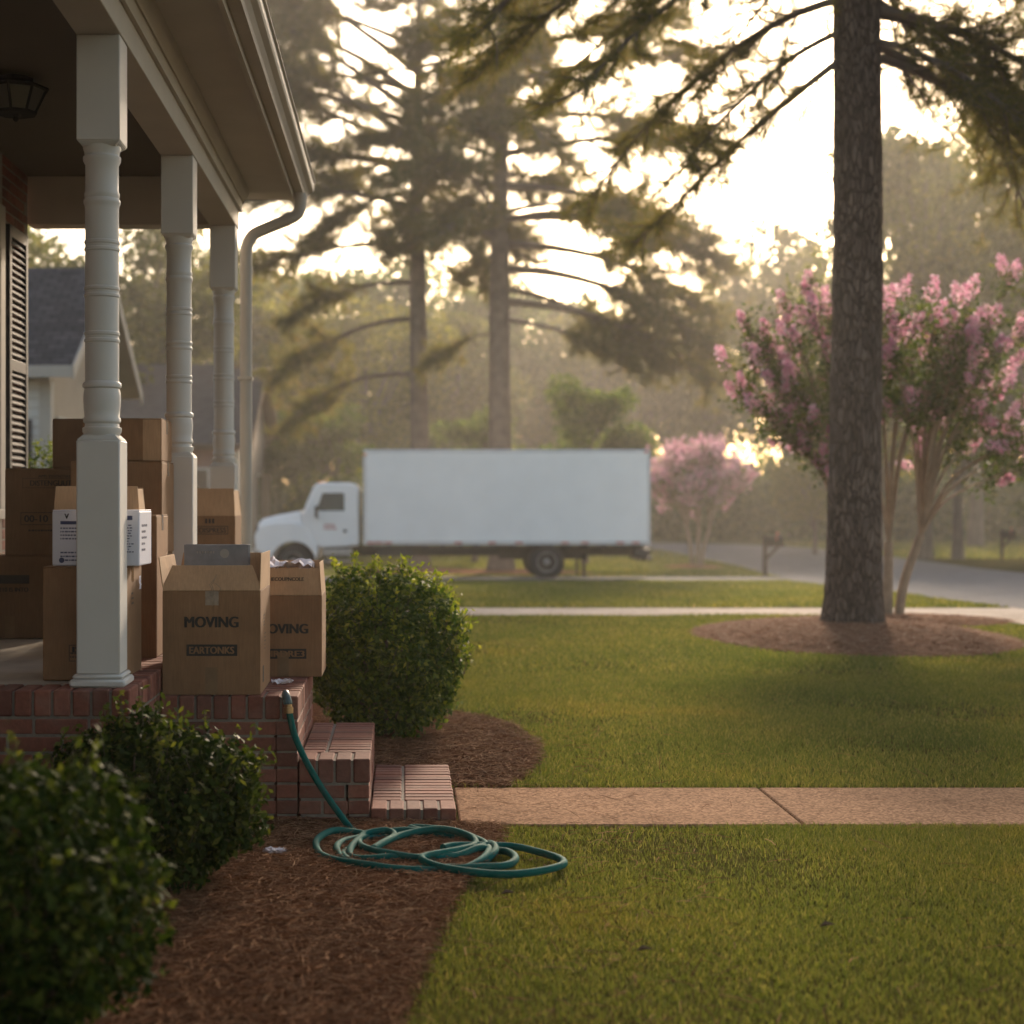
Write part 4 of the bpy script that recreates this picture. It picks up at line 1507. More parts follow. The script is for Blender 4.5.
# cab: one bonneted body, side outline with wheel arch, extruded and rounded
cab_y0, cab_y1 = TD + .10, TD + TW - .10
cab = MB()
side = [(302.5, 512), (313, 487), (316, 484), (322, 482.5), (350, 482.5), (356, 484), (358.5, 489), (359, 546), (320, 547.5), (314, 546), (310, 536), (304.5, 528)]
cab.prism([(tx(a), tz(c)) for a, c in side], 'y', cab_y0, cab_y1)
cabo = cab.build('cab', MAT['truck_paint'], truck, bevel=.07)
m = MB()
hood = [(256, 524), (262, 519), (275, 515.5), (301.5, 510.5), (304, 529), (290, 540), (258, 541)]
m.prism([(tx(a), tz(c)) for a, c in hood], 'y', cab_y0 + .28, cab_y1 - .28)
hoodo = m.build('hood', MAT['truck_paint'], truck, bevel=.09)
WXC, WZC, WR = tx(293), tz(564.5), .49
for ya, yb in ((cab_y0 - .02, cab_y0 + .42), (cab_y1 - .42, cab_y1 + .02)):
    m = MB()
    arch = []
    for k in range(13):
        a = R(8 + k * 164 / 12)
        arch.append((WXC + .60 * math.cos(a), WZC + .60 * math.sin(a)))
    outl = [(tx(255.5), tz(549)), (tx(254.5), tz(536)), (tx(258), tz(528)), (tx(266), tz(523.5)), (tx(290), tz(522)), (tx(303), tz(524)), (tx(311), tz(535)), (tx(318), tz(549.5))] + arch
    m.prism(outl, 'y', ya, yb)
    m.build('fender', MAT['truck_paint'], truck, bevel=.05)
m = MB()
m.cbox(tx(251.5), tx(258), cab_y0 + .02, cab_y1 - .02, tz(556), tz(549.2), .03)
m.build('front_bumper', MAT['steel'], truck)
m = MB()
m.box(tx(254.6), tx(255.9), cab_y0 + .45, cab_y1 - .45, tz(546), tz(526))
for k in range(6):
    z = tz(545) + k * (tz(527) - tz(545)) / 5
    m.box(tx(254.0), tx(254.55), cab_y0 + .46, cab_y1 - .46, z - .012, z + .012)
m.build('grille', MAT['dark_plastic'], truck)
for yy in (cab_y0 + .05, cab_y1 - .35):
    m = MB(); m.cbox(tx(253.9), tx(256.5), yy, yy + .30, tz(543), tz(534), .03); m.build('headlight', simple('lamp_lens', (.75, .70, .6), .12, .1, 10, .05), truck)
# windscreen, side windows, door lines
m = MB()
a0, a1 = Vector((tx(303.2), 0, tz(510.3))), Vector((tx(312.4), 0, tz(488.3)))
nrm = Vector((-(a1 - a0).z, 0, (a1 - a0).x)).normalized()
if nrm.x > 0: nrm = -nrm
for y0_, y1_ in ((cab_y0 + .14, cab_y1 - .14),):
    p = [a0 + Vector((0, y0_, 0)), a0 + Vector((0, y1_, 0)), a1 + Vector((0, y1_, 0)), a1 + Vector((0, y0_, 0))]
    q = [u + nrm * .012 for u in p]; p = [u - nrm * .02 for u in p]
    m.add(p + q, [(0, 1, 2, 3), (7, 6, 5, 4), (0, 4, 5, 1), (1, 5, 6, 2), (2, 6, 7, 3), (3, 7, 4, 0)])
m.build('windscreen', MAT['glass'], truck)
pale_glass = new_mat('side_glass')
surface(pale_glass[1], pale_glass[2], (.10, .12, .11), .08, spec=.9)
for ysgn, yf in ((-1, cab_y0), (1, cab_y1)):
    m = MB()
    door = [(314.5, 511), (321.5, 491), (346, 490), (348, 493), (348, 546), (321, 547), (314.5, 540)]
    m.prism([(tx(a), tz(c)) for a, c in door], 'y', yf + ysgn * .001, yf + ysgn * .013)
    dr = m.build('door', MAT['truck_paint'], truck, bevel=.004)
    m = MB()
    m.prism([(tx(a), tz(c)) for a, c in [(316, 510.5), (322.2, 493), (324.2, 493), (324.2, 510.8)]], 'y', yf + ysgn * .0135, yf + ysgn * .017)
    m.prism([(tx(a), tz(c)) for a, c in [(325.2, 510.8), (325.2, 493), (343, 492.8), (344.2, 494.5), (344.2, 510.8)]], 'y', yf + ysgn * .0135, yf + ysgn * .017)
    m.build('window', pale_glass[0], dr)
    m = MB()
    m.prism([(tx(a), tz(c)) for a, c in [(324.25, 511), (324.25, 492.5), (325.15, 492.5), (325.15, 511)]], 'y', yf + ysgn * .0135, yf + ysgn * .022)
    m.build('window_bar', MAT['dark_plastic'], dr)
    m = MB(); m.cbox(tx(343.3), tx(346.6), min(yf + ysgn * .0135, yf + ysgn * .04), max(yf + ysgn * .0135, yf + ysgn * .04), tz(532.5), tz(529.5), .01)
    m.build('handle', MAT['dark_plastic'], dr)
    m = MB()
    rgp = random.Random(3)
    for r_, (za, zb) in enumerate(((tz(526.2), tz(524.3)), (tz(529.4), tz(527.6)))):
        x = tx(323.8)
        while x < tx(334.5):
            w_ = rgp.uniform(.03, .06)
            m.box(x, x + w_, min(yf + ysgn * .0135, yf + ysgn * .016), max(yf + ysgn * .0135, yf + ysgn * .016), za, zb)
            x += w_ + .015
    m.build('door_lettering', MAT['red_ink'], dr)
    m = MB()
    ym = yf + ysgn * .25
    m.cbox(tx(315.2), tx(318.4), min(ym, ym + ysgn * .2), max(ym, ym + ysgn * .2), tz(517.5), tz(505.5), .02)
    m.tube([(tx(318), yf + ysgn * .01, tz(506)), (tx(317), ym, tz(507))], .018, 6)
    m.tube([(tx(318), yf + ysgn * .01, tz(518)), (tx(317), ym, tz(516.5))], .018, 6)
    m.build('mirror', MAT['dark_plastic'], truck)
m = MB()
m.cbox(tx(322), tx(352), cab_y0 + .05, cab_y0 + .5, tz(556.5), tz(548.3), .03)
m.box(tx(323), tx(351), cab_y0 + .02, cab_y0 + .22, tz(562), tz(560.5))
m.build('step_tank', MAT['steel'], truck, bevel=.01)
m = MB()
for k in range(5):
    m.cbox(tx(317 + k * .4), tx(319.5 + k * .4), cab_y0 + .35 + k * .36, cab_y0 + .47 + k * .36, tz(482.4), tz(480.8), .01)
m.build('marker_lamp', MAT['amber'], cabo)
# wheels
def wheel(x, y0_, y1_, z, r, out):
    yc, hw = (y0_ + y1_) / 2, (y1_ - y0_) / 2
    m = MB()
    pr = [(r * .56, -hw), (r * .80, -hw), (r * .95, -hw * .86), (r, -hw * .6), (r, hw * .6), (r * .95, hw * .86), (r * .80, hw), (r * .56, hw)]
    m.lathe(pr, (x, yc, z), 30, axis='y')
    t = m.build('wheel', MAT['tyre'], truck, smooth=True)
    m = MB()
    s = out
    face = y0_ if s < 0 else y1_
    pr = [(r * .57, 0), (r * .57, -.012), (r * .50, -.006), (r * .44, .05), (r * .26, .055), (r * .22, -.01), (r * .14, -.04), (.01, -.045)]
    pr = [(a, face - yc + b * (-s) * 1.0) for a, b in pr]
    m.lathe(pr, (x, yc, z), 24, axis='y')
    for k in range(8):
        a = 2 * math.pi * k / 8
        m.tube([(x + r * .36 * math.cos(a), face - s * .055, z + r * .36 * math.sin(a)), (x + r * .36 * math.cos(a), face - s * .02, z + r * .36 * math.sin(a))], .016, 6)
    m.build('rim', simple('wheel_rim', (.24, .23, .22), .5, .2, 8) if 'wheel_rim' not in bpy.data.materials else bpy.data.materials['wheel_rim'], t, smooth=True)
RWX = tx(547)
wz = zg + .47
wheel(WXC, cab_y0 + .02, cab_y0 + .30, wz, .47, -1)
wheel(WXC, cab_y1 - .30, cab_y1 - .02, wz, .47, 1)
for y0_, o_ in ((TD + .06, -1), (TD + .36, -1), (TD + TW - .64, 1), (TD + TW - .34, 1)):
    wheel(RWX, y0_, y0_ + .27, wz, .47, o_)

# ------------------------------------------------------------------ mailboxes
def mailbox(name, label, x, y, s=1.0, flip=1):
    z = gz(y)
    t = thing(name, label, 'mailbox', (x, y, z), 0, 'mailboxes along the street')
    m = MB()
    m.cbox(x - .055, x + .055, y - .055, y + .055, z - .05, z + 1.18 * s, .008)
    m.cbox(x - .06, x + .55 * flip if flip > 0 else x + .06, y - .04, y + .04, z + .86 * s, z + .94 * s, .006)
    m.prism([(x + .05 * flip, z + .48 * s), (x + .05 * flip, z + .58 * s), (x + .33 * flip, z + .858 * s), (x + .43 * flip, z + .858 * s)], 'y', y - .035, y + .035)
    m.build('post', MAT['post_wood'], t)
    m = MB()
    h0 = z + .945 * s
    pr = [(-.10, 0), (.10, 0), (.10, .12)] + [(.10 * math.cos(R(a)), .12 + .10 * math.sin(R(a))) for a in range(15, 180, 15)] + [(-.10, .12)]
    m.prism([(y + a, h0 + c) for a, c in pr], 'x', x - .04, x + .50)
    bo = m.build('box', MAT['black_metal'], t, bevel=.006)
    m = MB(); m.prism([(y + a * 1.04, h0 + c * 1.02 + .001) for a, c in pr], 'x', x + .5005, x + .515); m.build('door', MAT['black_metal'], bo)
    m = MB(); m.box(x + .30, x + .32, y - .115, y - .103, h0 + .10, h0 + .28); m.box(x + .30, x + .37, y - .115, y - .103, h0 + .2801, h0 + .34); m.build('flag', MAT['red_marker'], bo)
    return t
mailbox('mailbox', 'black mailbox on a braced post beside the road, behind the lawn', PX(765, 46.3), 46.3)
mailbox('mailbox', 'dark mailbox on a post across the road at the right, before the trees', PX(1002, 64), 64, 1.05)

# ------------------------------------------------------------------ houses beyond
def house_far(label, x0, x1, y0, y1, z_e, z_r, side_mat, front_mat, wins_front, wins_side, oh=.45, lap=True, name='neighbour_house', rake='trim_paint'):
    """ridge along x, gable end at x1 facing +x"""
    z0 = min(gz(y0), gz(y1)) - .3
    ym = (y0 + y1) / 2
    t = thing(name, label, 'house', ((x0 + x1) / 2, ym, gz(ym)))
    w0, w1 = y0 + oh, y1 - oh
    xr = x1 - oh
    zs = (z_r - z_e) / (ym - y0)
    m = MB()
    m.box(x0, xr, w0, w1, z0, z_e + .02)
    m.prism([(w0, z_e + .021), (w1, z_e + .021), (ym, z_e + (ym - w0) * zs + .0)], 'x', x0, xr)
    m.build('wall', MAT[side_mat], t)
    if lap:
        m = MB()
        z = z0 + .05
        while z < z_e - .05:
            zt = min(z + .145, z_e - .01)
            m.prism([(w0 - .001, z + .14), (w0 - .022, z), (w0 - .001, z)], 'x', x0, xr)
            z += .15
        m.build('siding', MAT[front_mat], t)
    m = MB()
    th = .09
    for s in (0, 1):
        ye = y0 if s == 0 else y1
        m.prism([(ye, z_e), (ye, z_e + th), (ym, z_r + th), (ym, z_r)] if s == 0 else [(ym, z_r), (ym, z_r + th), (ye, z_e + th), (ye, z_e)], 'x', x0 - oh, x1)
    m.build('roof', MAT['shingle'], t)
    m = MB()
    m.box(x0 - oh, x1 + .001, y0 - .025, y0 - .002, z_e - .10, z_e + .085)
    m.box(x0 - oh, xr, y0, w0 - .024, z_e - .06, z_e - .035)
    for ye in (y0, y1):
        m.prism([(ye, z_e - .13), (ye, z_e + .085), (ym, z_r + .08), (ym, z_r - .13)], 'x', x1 + .002, x1 + .03)
        m.prism([(ye, z_e - .02), (ye, z_e - .003), (ym, z_r - .003), (ym, z_r - .02)], 'x', xr + .001, x1)
    m.build('fascia', MAT[rake], t)
    m = MB()
    m.prism([(xr - .16, w0 - .04), (xr + .03, w0 - .04), (xr + .03, w0 + .16), (xr + .001, w0 + .16), (xr + .001, w0 - .0235), (xr - .16, w0 - .0235)], 'z', z0, z_e - .14)
    m.build('corner_board', MAT['trim_paint'], t)
    m = MB(); m.box(xr + .001, xr + .03, w1 - .16, w1 + .03, z0, z_e - .14)
    m.build('corner_board', MAT['trim_paint'], t)
    for (xa, xb, za, zb, shut) in wins_front:
        m = MB()
        m.box(xa - .08, xb + .08, w0 - .05, w0 - .024, za - .08, zb + .08)
        wo_ = m.build('window', MAT['trim_paint'], t)
        m = MB(); m.box(xa, xb, w0 - .056, w0 - .051, za, zb); m.build('pane', MAT['glass'], wo_)
        if shut:
            for a, c in ((xa - .45, xa - .10), (xb + .10, xb + .45)):
                m = MB(); m.box(a, c, w0 - .055, w0 - .024, za - .06, zb + .06); m.build('shutter', MAT['shutter_paint'], t)
    for (ya, yb, za, zb) in wins_side:
        m = MB()
        m.box(xr + .001, xr + .035, ya - .09, yb + .09, za - .09, zb + .09)
        wo_ = m.build('window', MAT['trim_paint'], t)
        m = MB(); m.box(xr + .036, xr + .041, ya, yb, za, zb); m.build('pane', MAT['glass'], wo_)
    return t
house_far('pale sided house with a grey shingle roof and brown gable, seen past the nearest column', -15.5, -5.17, 25.0, 31.6, 3.40, 5.40, 'beige_siding', 'siding',
          [(-7.1, -6.35, .9, 2.6, True), (-10.2, -9.3, .9, 2.6, True)], [(26.0, 27.2, .6, 2.65), (27.5, 28.5, .6, 2.65)])
house_far('brick house with a wide grey roof farther up the street, behind the truck cab', -17.0, -4.94, 52.0, 65.0, 3.15, 6.3, 'house_brick', 'house_brick',
          [(-7.2, -6.4, .4, 2.4, True), (-11.0, -10.0, .4, 2.4, True)], [(55.0, 56.2, -.2, 2.3), (59.0, 60.2, -.2, 2.3)], lap=False, rake='wood_trim')
# ------------------------------------------------------------------ clipped bushes
def bush(label, cx, cy, rx, ry, h, n, leaf, seed, tips=.12, z0=.0, sprigs=60, name='shrub', lump=.16, group=None, mats=('bush_leaf', 'bush_tip')):
    rg = np.random.default_rng(seed)
    t = thing(name, label, 'shrub', (cx, cy, z0), 0, group)
    zc = z0 + h * .52
    rz_ = h * .50
    off = rg.uniform(0, 50, 3)
    def surf(n, lo, hi):
        d = unit(rg.normal(size=(n, 3)))
        lum = np.array([mnoise.noise(Vector(tuple(a * 2.1 + off))) + .55 * mnoise.noise(Vector(tuple(a * 5.3 + off))) for a in d])
        s = rg.uniform(lo, hi, n) ** .6 * (1 + lump * lum)
        sq = 1.0 / np.maximum((np.abs(d) ** 2.25).sum(1) ** (1 / 2.25), .6) * .96
        p = d * (s * sq)[:, None] * np.array([rx, ry, rz_]) + np.array([cx, cy, zc])
        return p, d
    p1, d1 = surf(int(n * .62), .72, 1.0)
    p2, d2 = surf(int(n * .38), .25, .75)
    p, d = np.concatenate([p1, p2]), np.concatenate([d1, d2])
    keep = p[:, 2] > z0 + .04
    v, f = leaf_quads(rg, p[keep], leaf, leaf * .52, d[keep] * .9 + np.array([0, 0, .5]), .12)
    np_obj('foliage', v, f, MAT[mats[0]], t)
    # young shoots standing out of the surface
    base, dd = surf(int(sprigs * 1.6), .93, 1.02)
    up = dd[:, 2] > -.15
    base, dd = base[up][:sprigs], dd[up][:sprigs]
    C = []
    sm = MB()
    for b_, d_ in zip(base, dd):
        g = unit(d_ * .6 + np.array([0, 0, .9]) + rg.normal(size=3) * .25)
        L = rg.uniform(.5, 1.0) * leaf * 2.6
        for k in range(9):
            C.append(b_ + g * L * (k / 8) + rg.normal(size=3) * leaf * .28)
        sm.tube([b_ - g * L * .8, b_ + g * L], [.0018, .001], 4, cap=False)
    C = np.array(C)
    v, f = leaf_quads(rg, C, leaf * .9, leaf * .42, np.array([0, 0, .6]), .15)
    np_obj('leaves', v, f, MAT[mats[1]], t)
    # stems inside
    for k in range(16):
        a = rg.uniform(0, 2 * np.pi)
        e = Vector((cx + math.cos(a) * rx * .75 * rg.uniform(.2, 1), cy + math.sin(a) * ry * .75 * rg.uniform(.2, 1), z0 + h * rg.uniform(.45, .9)))
        s = Vector((cx + math.cos(a) * rx * .15, cy + math.sin(a) * ry * .15, z0 - .03))
        mid = (s + e) / 2 + Vector((rg.normal() * .03, rg.normal() * .03, .02))
        sm.tube([s, mid, e], [.011, .008, .003], 6)
    sm.build('stem', MAT['twig'], t)
    return t
GB = None
bush('rounded glossy green shrub beside the porch steps in the mulch bed', -.09, 8.95, .455, .45, .98, 15000, .040, 41, sprigs=150)
bush('low dark green shrub against the brick porch base, behind the nearest shrub', -.86, 5.50, .40, .33, .60, 11000, .038, 42, sprigs=60, lump=.24, mats=('shaded_bush_leaf', 'shaded_bush_tip'))
bush('large blurred dark green shrub nearest the camera at the bottom left corner', -.98, 3.82, .42, .42, .74, 11000, .038, 43, sprigs=50, lump=.24, mats=('shaded_bush_leaf', 'shaded_bush_tip'))
bush('leafy green shrub at the far end of the porch, seen past the boxes', -2.85, 12.6, .8, .6, 1.75, 6000, .06, 44, sprigs=120)
bush('dark rounded shrub in front of the far brick house', PX(335, 60), 60.0, 1.9, 1.6, 3.4, 5000, .20, 45, z0=gz(60), sprigs=30)

# ------------------------------------------------------------------ pines
def grow(rg, start, d, length, droop, n, jit=.10, curl=0.0):
    pts = [np.array(start, float)]
    d = unit(np.array(d, float))
    st = length / n
    for k in range(n):
        d = unit(d + np.array([0, 0, -droop / n + curl * (k / n) / n]) + rg.normal(size=3) * jit / n * 2.0)
        pts.append(pts[-1] + d * st)
    return pts

def interp(pts, t):
    x = t * (len(pts) - 1)
    i = min(int(x), len(pts) - 2)
    return pts[i] + (pts[i + 1] - pts[i]) * (x - i), unit(pts[i + 1] - pts[i])

def pine(label, x, y, H, r_prof, branches, seed, needle=.16, nw=.006, per_tuft=26, twig_step=.22, group=None, bark=None, name='pine_tree', twig_len=.38, segs=28, bare=.13):
    rg = np.random.default_rng(seed)
    z0 = gz(y)
    t = thing(name, label, 'tree', (x, y, z0), 0, group)
    # trunk with root flare and plated bark relief
    zs = np.concatenate([np.linspace(-.1, 1.2, 14), np.linspace(1.3, 8, 68 if segs > 40 else 20), np.linspace(8.3, H, 22)])
    v = []
    for zz_ in zs:
        r = np.interp(zz_, [p[0] for p in r_prof], [p[1] for p in r_prof])
        lx = .05 * math.sin(zz_ * .25 + seed) * min(1, zz_ / 4)
        for k in range(segs):
            a = 2 * math.pi * k / segs
            q = Vector((math.cos(a) * 5.2, math.sin(a) * 5.2, zz_ * 2.1 + seed))
            rr = r * (1 + .045 * mnoise.noise(q) + .035 * mnoise.noise(q * 2.7) + (.10 * max(0, .5 - zz_) * (1 + math.sin(a * 5 + seed))))
            v.append((x + lx + rr * math.cos(a), y + rr * math.sin(a), z0 + zz_))
    f = []
    for i in range(len(zs) - 1):
        for k in range(segs):
            k2 = (k + 1) % segs
            f.append((i * segs + k, i * segs + k2, (i + 1) * segs + k2, (i + 1) * segs + k))
    np_obj('trunk', v, f, MAT[bark or 'pine_bark'], t, smooth=True)
    bm_ = MB()
    tb, td = [], []
    for (zb, az, L, pitch, droop) in branches:
        a, p = R(az), R(pitch)
        d = (math.cos(a) * math.cos(p), math.sin(a) * math.cos(p), math.sin(p))
        r0 = max(.016, .0135 * L) * (1 if segs > 40 else 1.5)
        n = 12
        main = grow(rg, (x, y, z0 + zb), d, L, droop, n, .16)
        bm_.tube(main, [r0 * (1 - .85 * k / n) for k in range(n + 1)], 7)
        nt_ = int(L / twig_step)
        for k in range(nt_):
            tt = bare + (1 - bare) * (k + rg.uniform(0, .8)) / nt_
            if tt > 1: continue
            p0, dr = interp(main, tt)
            side = unit(np.cross(dr, [0, 0, 1])) * (1 if k % 2 else -1)
            dd = unit(dr * rg.uniform(.5, 1.1) + side * rg.uniform(.4, 1.1) + np.array([0, 0, rg.uniform(-.35, .35)]))
            tl = L * twig_len * (1.1 - .6 * tt) * rg.uniform(.5, 1.25)
            tw = grow(rg, p0, dd, tl, .18, 5, .35, .7)
            bm_.tube(tw, [max(.004, r0 * .30 * (1 - .75 * j / 5)) for j in range(6)], 5, cap=False)
            ns = max(3, int(tl / (needle * .75)))
            for j in range(ns):
                u = .30 + .70 * (j + 1) / ns
                q, qd = interp(tw, min(u, .999))
                tb.append(q); td.append(qd)
                if rg.uniform() < .75:
                    sd = unit(qd + rg.normal(size=3) * .8)
                    l2 = needle * rg.uniform(.8, 2.0)
                    bm_.tube([q, q + sd * l2], [.005, .003], 4, cap=False)
                    tb.append(q + sd * l2); td.append(sd)
        q, qd = interp(main, .999)
        tb.append(q); td.append(qd)
    bm_.build('branches', MAT['bark_grey'], t, smooth=True)
    tb, td = np.array(tb), np.array(td)
    n = len(tb)
    base = np.repeat(tb, per_tuft, 0) + rg.normal(size=(n * per_tuft, 3)) * needle * .07
    base -= np.repeat(td, per_tuft, 0) * rg.uniform(0, needle * .8, (n * per_tuft, 1))
    dirs = unit(np.repeat(td, per_tuft, 0) * .75 + unit(rg.normal(size=(n * per_tuft, 3))) * 1.0 + np.array([0, 0, -.05]))
    v, f = needle_tris(rg, base, dirs, needle, nw)
    np_obj('crown', v, f, MAT['pine_needle'], t)
    return t

rp = random.Random(77)
fg = [  # height, azimuth (0 = right, 90 = away, 180 = left, 270 = towards the camera), length, pitch, droop
    (5.85, 190, 3.0, -33, .35), (6.1, 200, 2.6, -20, .8), (6.4, 168, 3.4, -6, 1.0), (6.9, 205, 3.8, -2, 1.0), (7.3, 182, 4.2, 2, 1.1), (7.9, 195, 4.4, -2, 1.0), (7.2, 150, 3.6, 0, .9), (7.6, 230, 3.4, 0, .9),
    (8.4, 172, 4.6, -4, .9), (8.8, 200, 4.6, -6, .9),
    (5.85, -4, 3.6, -10, 1.1), (6.0, 12, 3.6, -14, 1.0), (6.0, -40, 3.0, -14, 1.1), (6.3, -12, 3.6, -6, 1.2), (6.5, 25, 3.4, -8, 1.1), (6.25, 20, 3.2, 5, .9), (6.5, -35, 3.0, 8, 1.0), (6.9, 5, 3.6, 5, .9), (7.2, -20, 3.8, 3, .9), (7.5, 35, 3.6, 0, .8), (7.9, -50, 3.6, 0, .8), (8.2, 0, 4.0, -4, .8), (8.6, -25, 4.0, -5, .8),
    (6.8, 60, 2.8, 5, .7), (7.0, 110, 2.8, 5, .7)]
for k in range(24):
    fg.append((9.2 + k * .42, rp.uniform(0, 360), rp.uniform(2.5, 4.2) * (1 - k / 34), rp.uniform(-5, 20), .6))
pine('tall pine with a thick plated trunk in the mulch mound on the front lawn', PX(853, 16), 16.0, 20.0, [(-.1, .345), (0, .335), (.25, .295), (.6, .275), (1.5, .258), (3.5, .242), (6.5, .228), (12, .17), (20, .03)], fg, 51,
     needle=.18, nw=.0045, per_tuft=40, twig_step=.105, twig_len=.29, segs=56)

def pine_branches(rg_, zmin, H, n, Lmax, explicit=()):
    out = list(explicit)
    for k in range(n):
        u = (k + rg_.uniform(0, .9)) / n
        z = zmin + (H - .8 - zmin) * u
        L = Lmax * (1 - .8 * u ** 1.6) * rg_.uniform(.55, 1.0)
        out.append((z, rg_.uniform(0, 360), L, rg_.uniform(-12, 46), rg_.uniform(.2, 1.0)))
    return out
ex1 = [(13.6, 168, 6.4, 30, .3), (14.8, 192, 6.6, 34, .3), (15.4, 178, 6.8, 36, .3), (16.2, 184, 6.4, 38, .3), (12.8, 182, 5.6, 26, .4), (14.0, 200, 6.2, 28, .3), (15.0, 0, 4.6, 34, .3), (16.0, -15, 4.8, 30, .3), (17.0, 174, 5.6, 30, .3), (6.4, 185, 4.6, 8, 1.0), (8.2, 178, 5.2, 6, .7), (9.4, 200, 4.6, 5, .7), (10.6, 170, 5.6, 10, .6), (11.8, 190, 6.0, 16, .6), (13.0, 175, 6.2, 20, .5), (14.5, 186, 6.4, 22, .5), (12.4, 5, 3.8, 18, .5), (14.2, -10, 4.4, 20, .5), (15.6, 160, 6.0, 22, .4), (16.4, 12, 4.2, 22, .4)]
pine('tall hazy pine behind the truck box, the left of the two', PX(419, 52), 52.0, 21.0, [(-.1, .42), (0, .40), (.5, .33), (4, .30), (10, .26), (21, .04)], pine_branches(rp, 10.6, 20.5, 34, 5.2, ex1), 52,
     bare=.42, needle=.34, nw=.020, per_tuft=30, twig_step=.17, group='pines behind the truck', bark='bark_grey', twig_len=.34)
ex2 = [(8.6, 0, 7.0, -2, .75), (9.6, -12, 7.4, 0, .7), (10.4, 8, 7.2, 2, .65), (11.2, -5, 7.0, 6, .6), (9.0, 15, 5.8, 0, .8), (12.2, 5, 6.8, 10, .55), (13.2, -8, 6.6, 14, .5), (14.2, 4, 6.4, 16, .5), (10.8, 182, 3.6, 4, .6), (12.6, 175, 4.0, 12, .5), (15.4, -4, 6.0, 18, .4), (8.0, -25, 4.6, -4, .7), (16.4, 10, 5.8, 20, .4), (7.6, 190, 2.6, 0, .6)]
pine('tall hazy pine behind the truck box, the right one with long drooping boughs', PX(501, 50.5), 50.5, 21.0, [(-.1, .50), (0, .47), (.5, .40), (4, .36), (10, .30), (21, .04)], pine_branches(rp, 10.2, 20.5, 36, 5.4, ex2), 53,
     bare=.38, needle=.34, nw=.020, per_tuft=30, twig_step=.17, group='pines behind the truck', bark='bark_grey', twig_len=.36)

# ------------------------------------------------------------------ crape myrtles
def myrtle(label, x, y, H, spread, n_stems, trunks, seed, leaf, n_twig, pan, pan_n, pan_size, fork_z=.9, stem_r=.022, flat=1.0, name='crape_myrtle', leaf_per=10, zlow=.52, extra=()):
    rg = np.random.default_rng(seed)
    z0 = gz(y) + .02
    t = thing(name, label, 'tree', (x, y, z0), 0, 'crape myrtles in bloom')
    tm, bm_ = MB(), MB()
    forks = []
    for (dx, dy, fx, fy, r) in trunks:
        s = np.array([x + dx, y + dy, z0 - .08]); e = np.array([x + fx, y + fy, z0 + fork_z * rg.uniform(.9, 1.1)])
        mid = (s + e) / 2 + np.array([-(fx - dx) * .18, 0, 0])
        tm.tube(smooth_path([s, mid, e], 6), list(np.linspace(r, r * .8, 13)), 10)
        forks.append((e, r))
    tm.build('trunk', MAT['bark_smooth'], t, smooth=True)
    LC, PC, PD = [], [], []
    ends = list(extra)
    for i in range(n_stems):
        a = 2 * np.pi * (i + rg.uniform(0, .8)) / n_stems * 2.4
        rr = spread * np.sqrt(rg.uniform(.02, 1.0))
        zz_ = H * (1 - (1 - zlow) * (rr / spread) ** 1.8 * rg.uniform(.25, 1.0)) * rg.uniform(.90, 1.0)
        ends.append((rr * np.cos(a), rr * np.sin(a) * flat, zz_))
    for (ex, ey, ez) in ends:
        e = np.array([x + ex, y + ey, z0 + ez])
        fk, r = min(forks, key=lambda q: np.linalg.norm(q[0][:2] - e[:2]) + rg.uniform(0, .25 * spread))
        c1 = fk + np.array([(e[0] - fk[0]) * .22, (e[1] - fk[1]) * .22, (e[2] - fk[2]) * .48])
        pts = [np.array(p) for p in smooth_path([fk, c1, (c1 + e) / 2 + np.array([0, 0, .05 * H / 4]), e], 5)]
        bm_.tube(pts, list(np.linspace(stem_r, stem_r * .25, len(pts))), 6, cap=False)
        for k in range(n_twig):
            tt = rg.uniform(.42, 1.0)
            p0, dr = interp(pts, min(tt, .999))
            dd = unit(dr * .5 + rg.normal(size=3) * .75 + np.array([0, 0, .35]))
            L = rg.uniform(.25, .6) * spread * .33
            tw = [p0, p0 + dd * L * .5, p0 + dd * L + np.array([0, 0, -.02])]
            bm_.tube(tw, [stem_r * .3, stem_r * .22, stem_r * .12], 4, cap=False)
            for j in range(leaf_per):
                LC.append(p0 + dd * L * rg.uniform(.15, 1.0) + rg.normal(size=3) * leaf * .9)
            outer = (np.linalg.norm((tw[2] - np.array([x, y, z0]))[:2]) / spread) > .5 or tw[2][2] - z0 > H * .78
            if rg.uniform() < pan * (1 if outer else .35):
                PC.append(tw[2]); PD.append(unit(dd + np.array([0, 0, .5])))
        for j in range(14):
            q, _ = interp(pts, rg.uniform(.55, .999))
            LC.append(q + rg.normal(size=3) * leaf * 1.2)
        if rg.uniform() < .9:
            PC.append(e); PD.append(unit(dr + np.array([0, 0, .6])))
    bm_.build('stems', MAT['bark_smooth'], t, smooth=True)
    v, f = leaf_quads(rg, np.array(LC), leaf, leaf * .5, np.array([0, 0, .6]), .08)
    np_obj('crown', v, f, MAT['myrtle_leaf'], t)
    C = []
    for p, d in zip(PC, PD):
        L = pan_size * rg.uniform(.7, 1.3)
        for k in range(pan_n):
            u = rg.uniform(0, 1)
            rad = L * .50 * (1 - .55 * u)
            C.append(p + d * L * (u - .15) + unit(rg.normal(size=3)) * rad * rg.uniform(.5, 1))
    C = np.array(C)
    s = pan_size * .19
    v, f = leaf_quads(rg, C, s, s * .8, None, .2)
    np_obj('blossoms', v, f, MAT['blossom'], t)
    return t
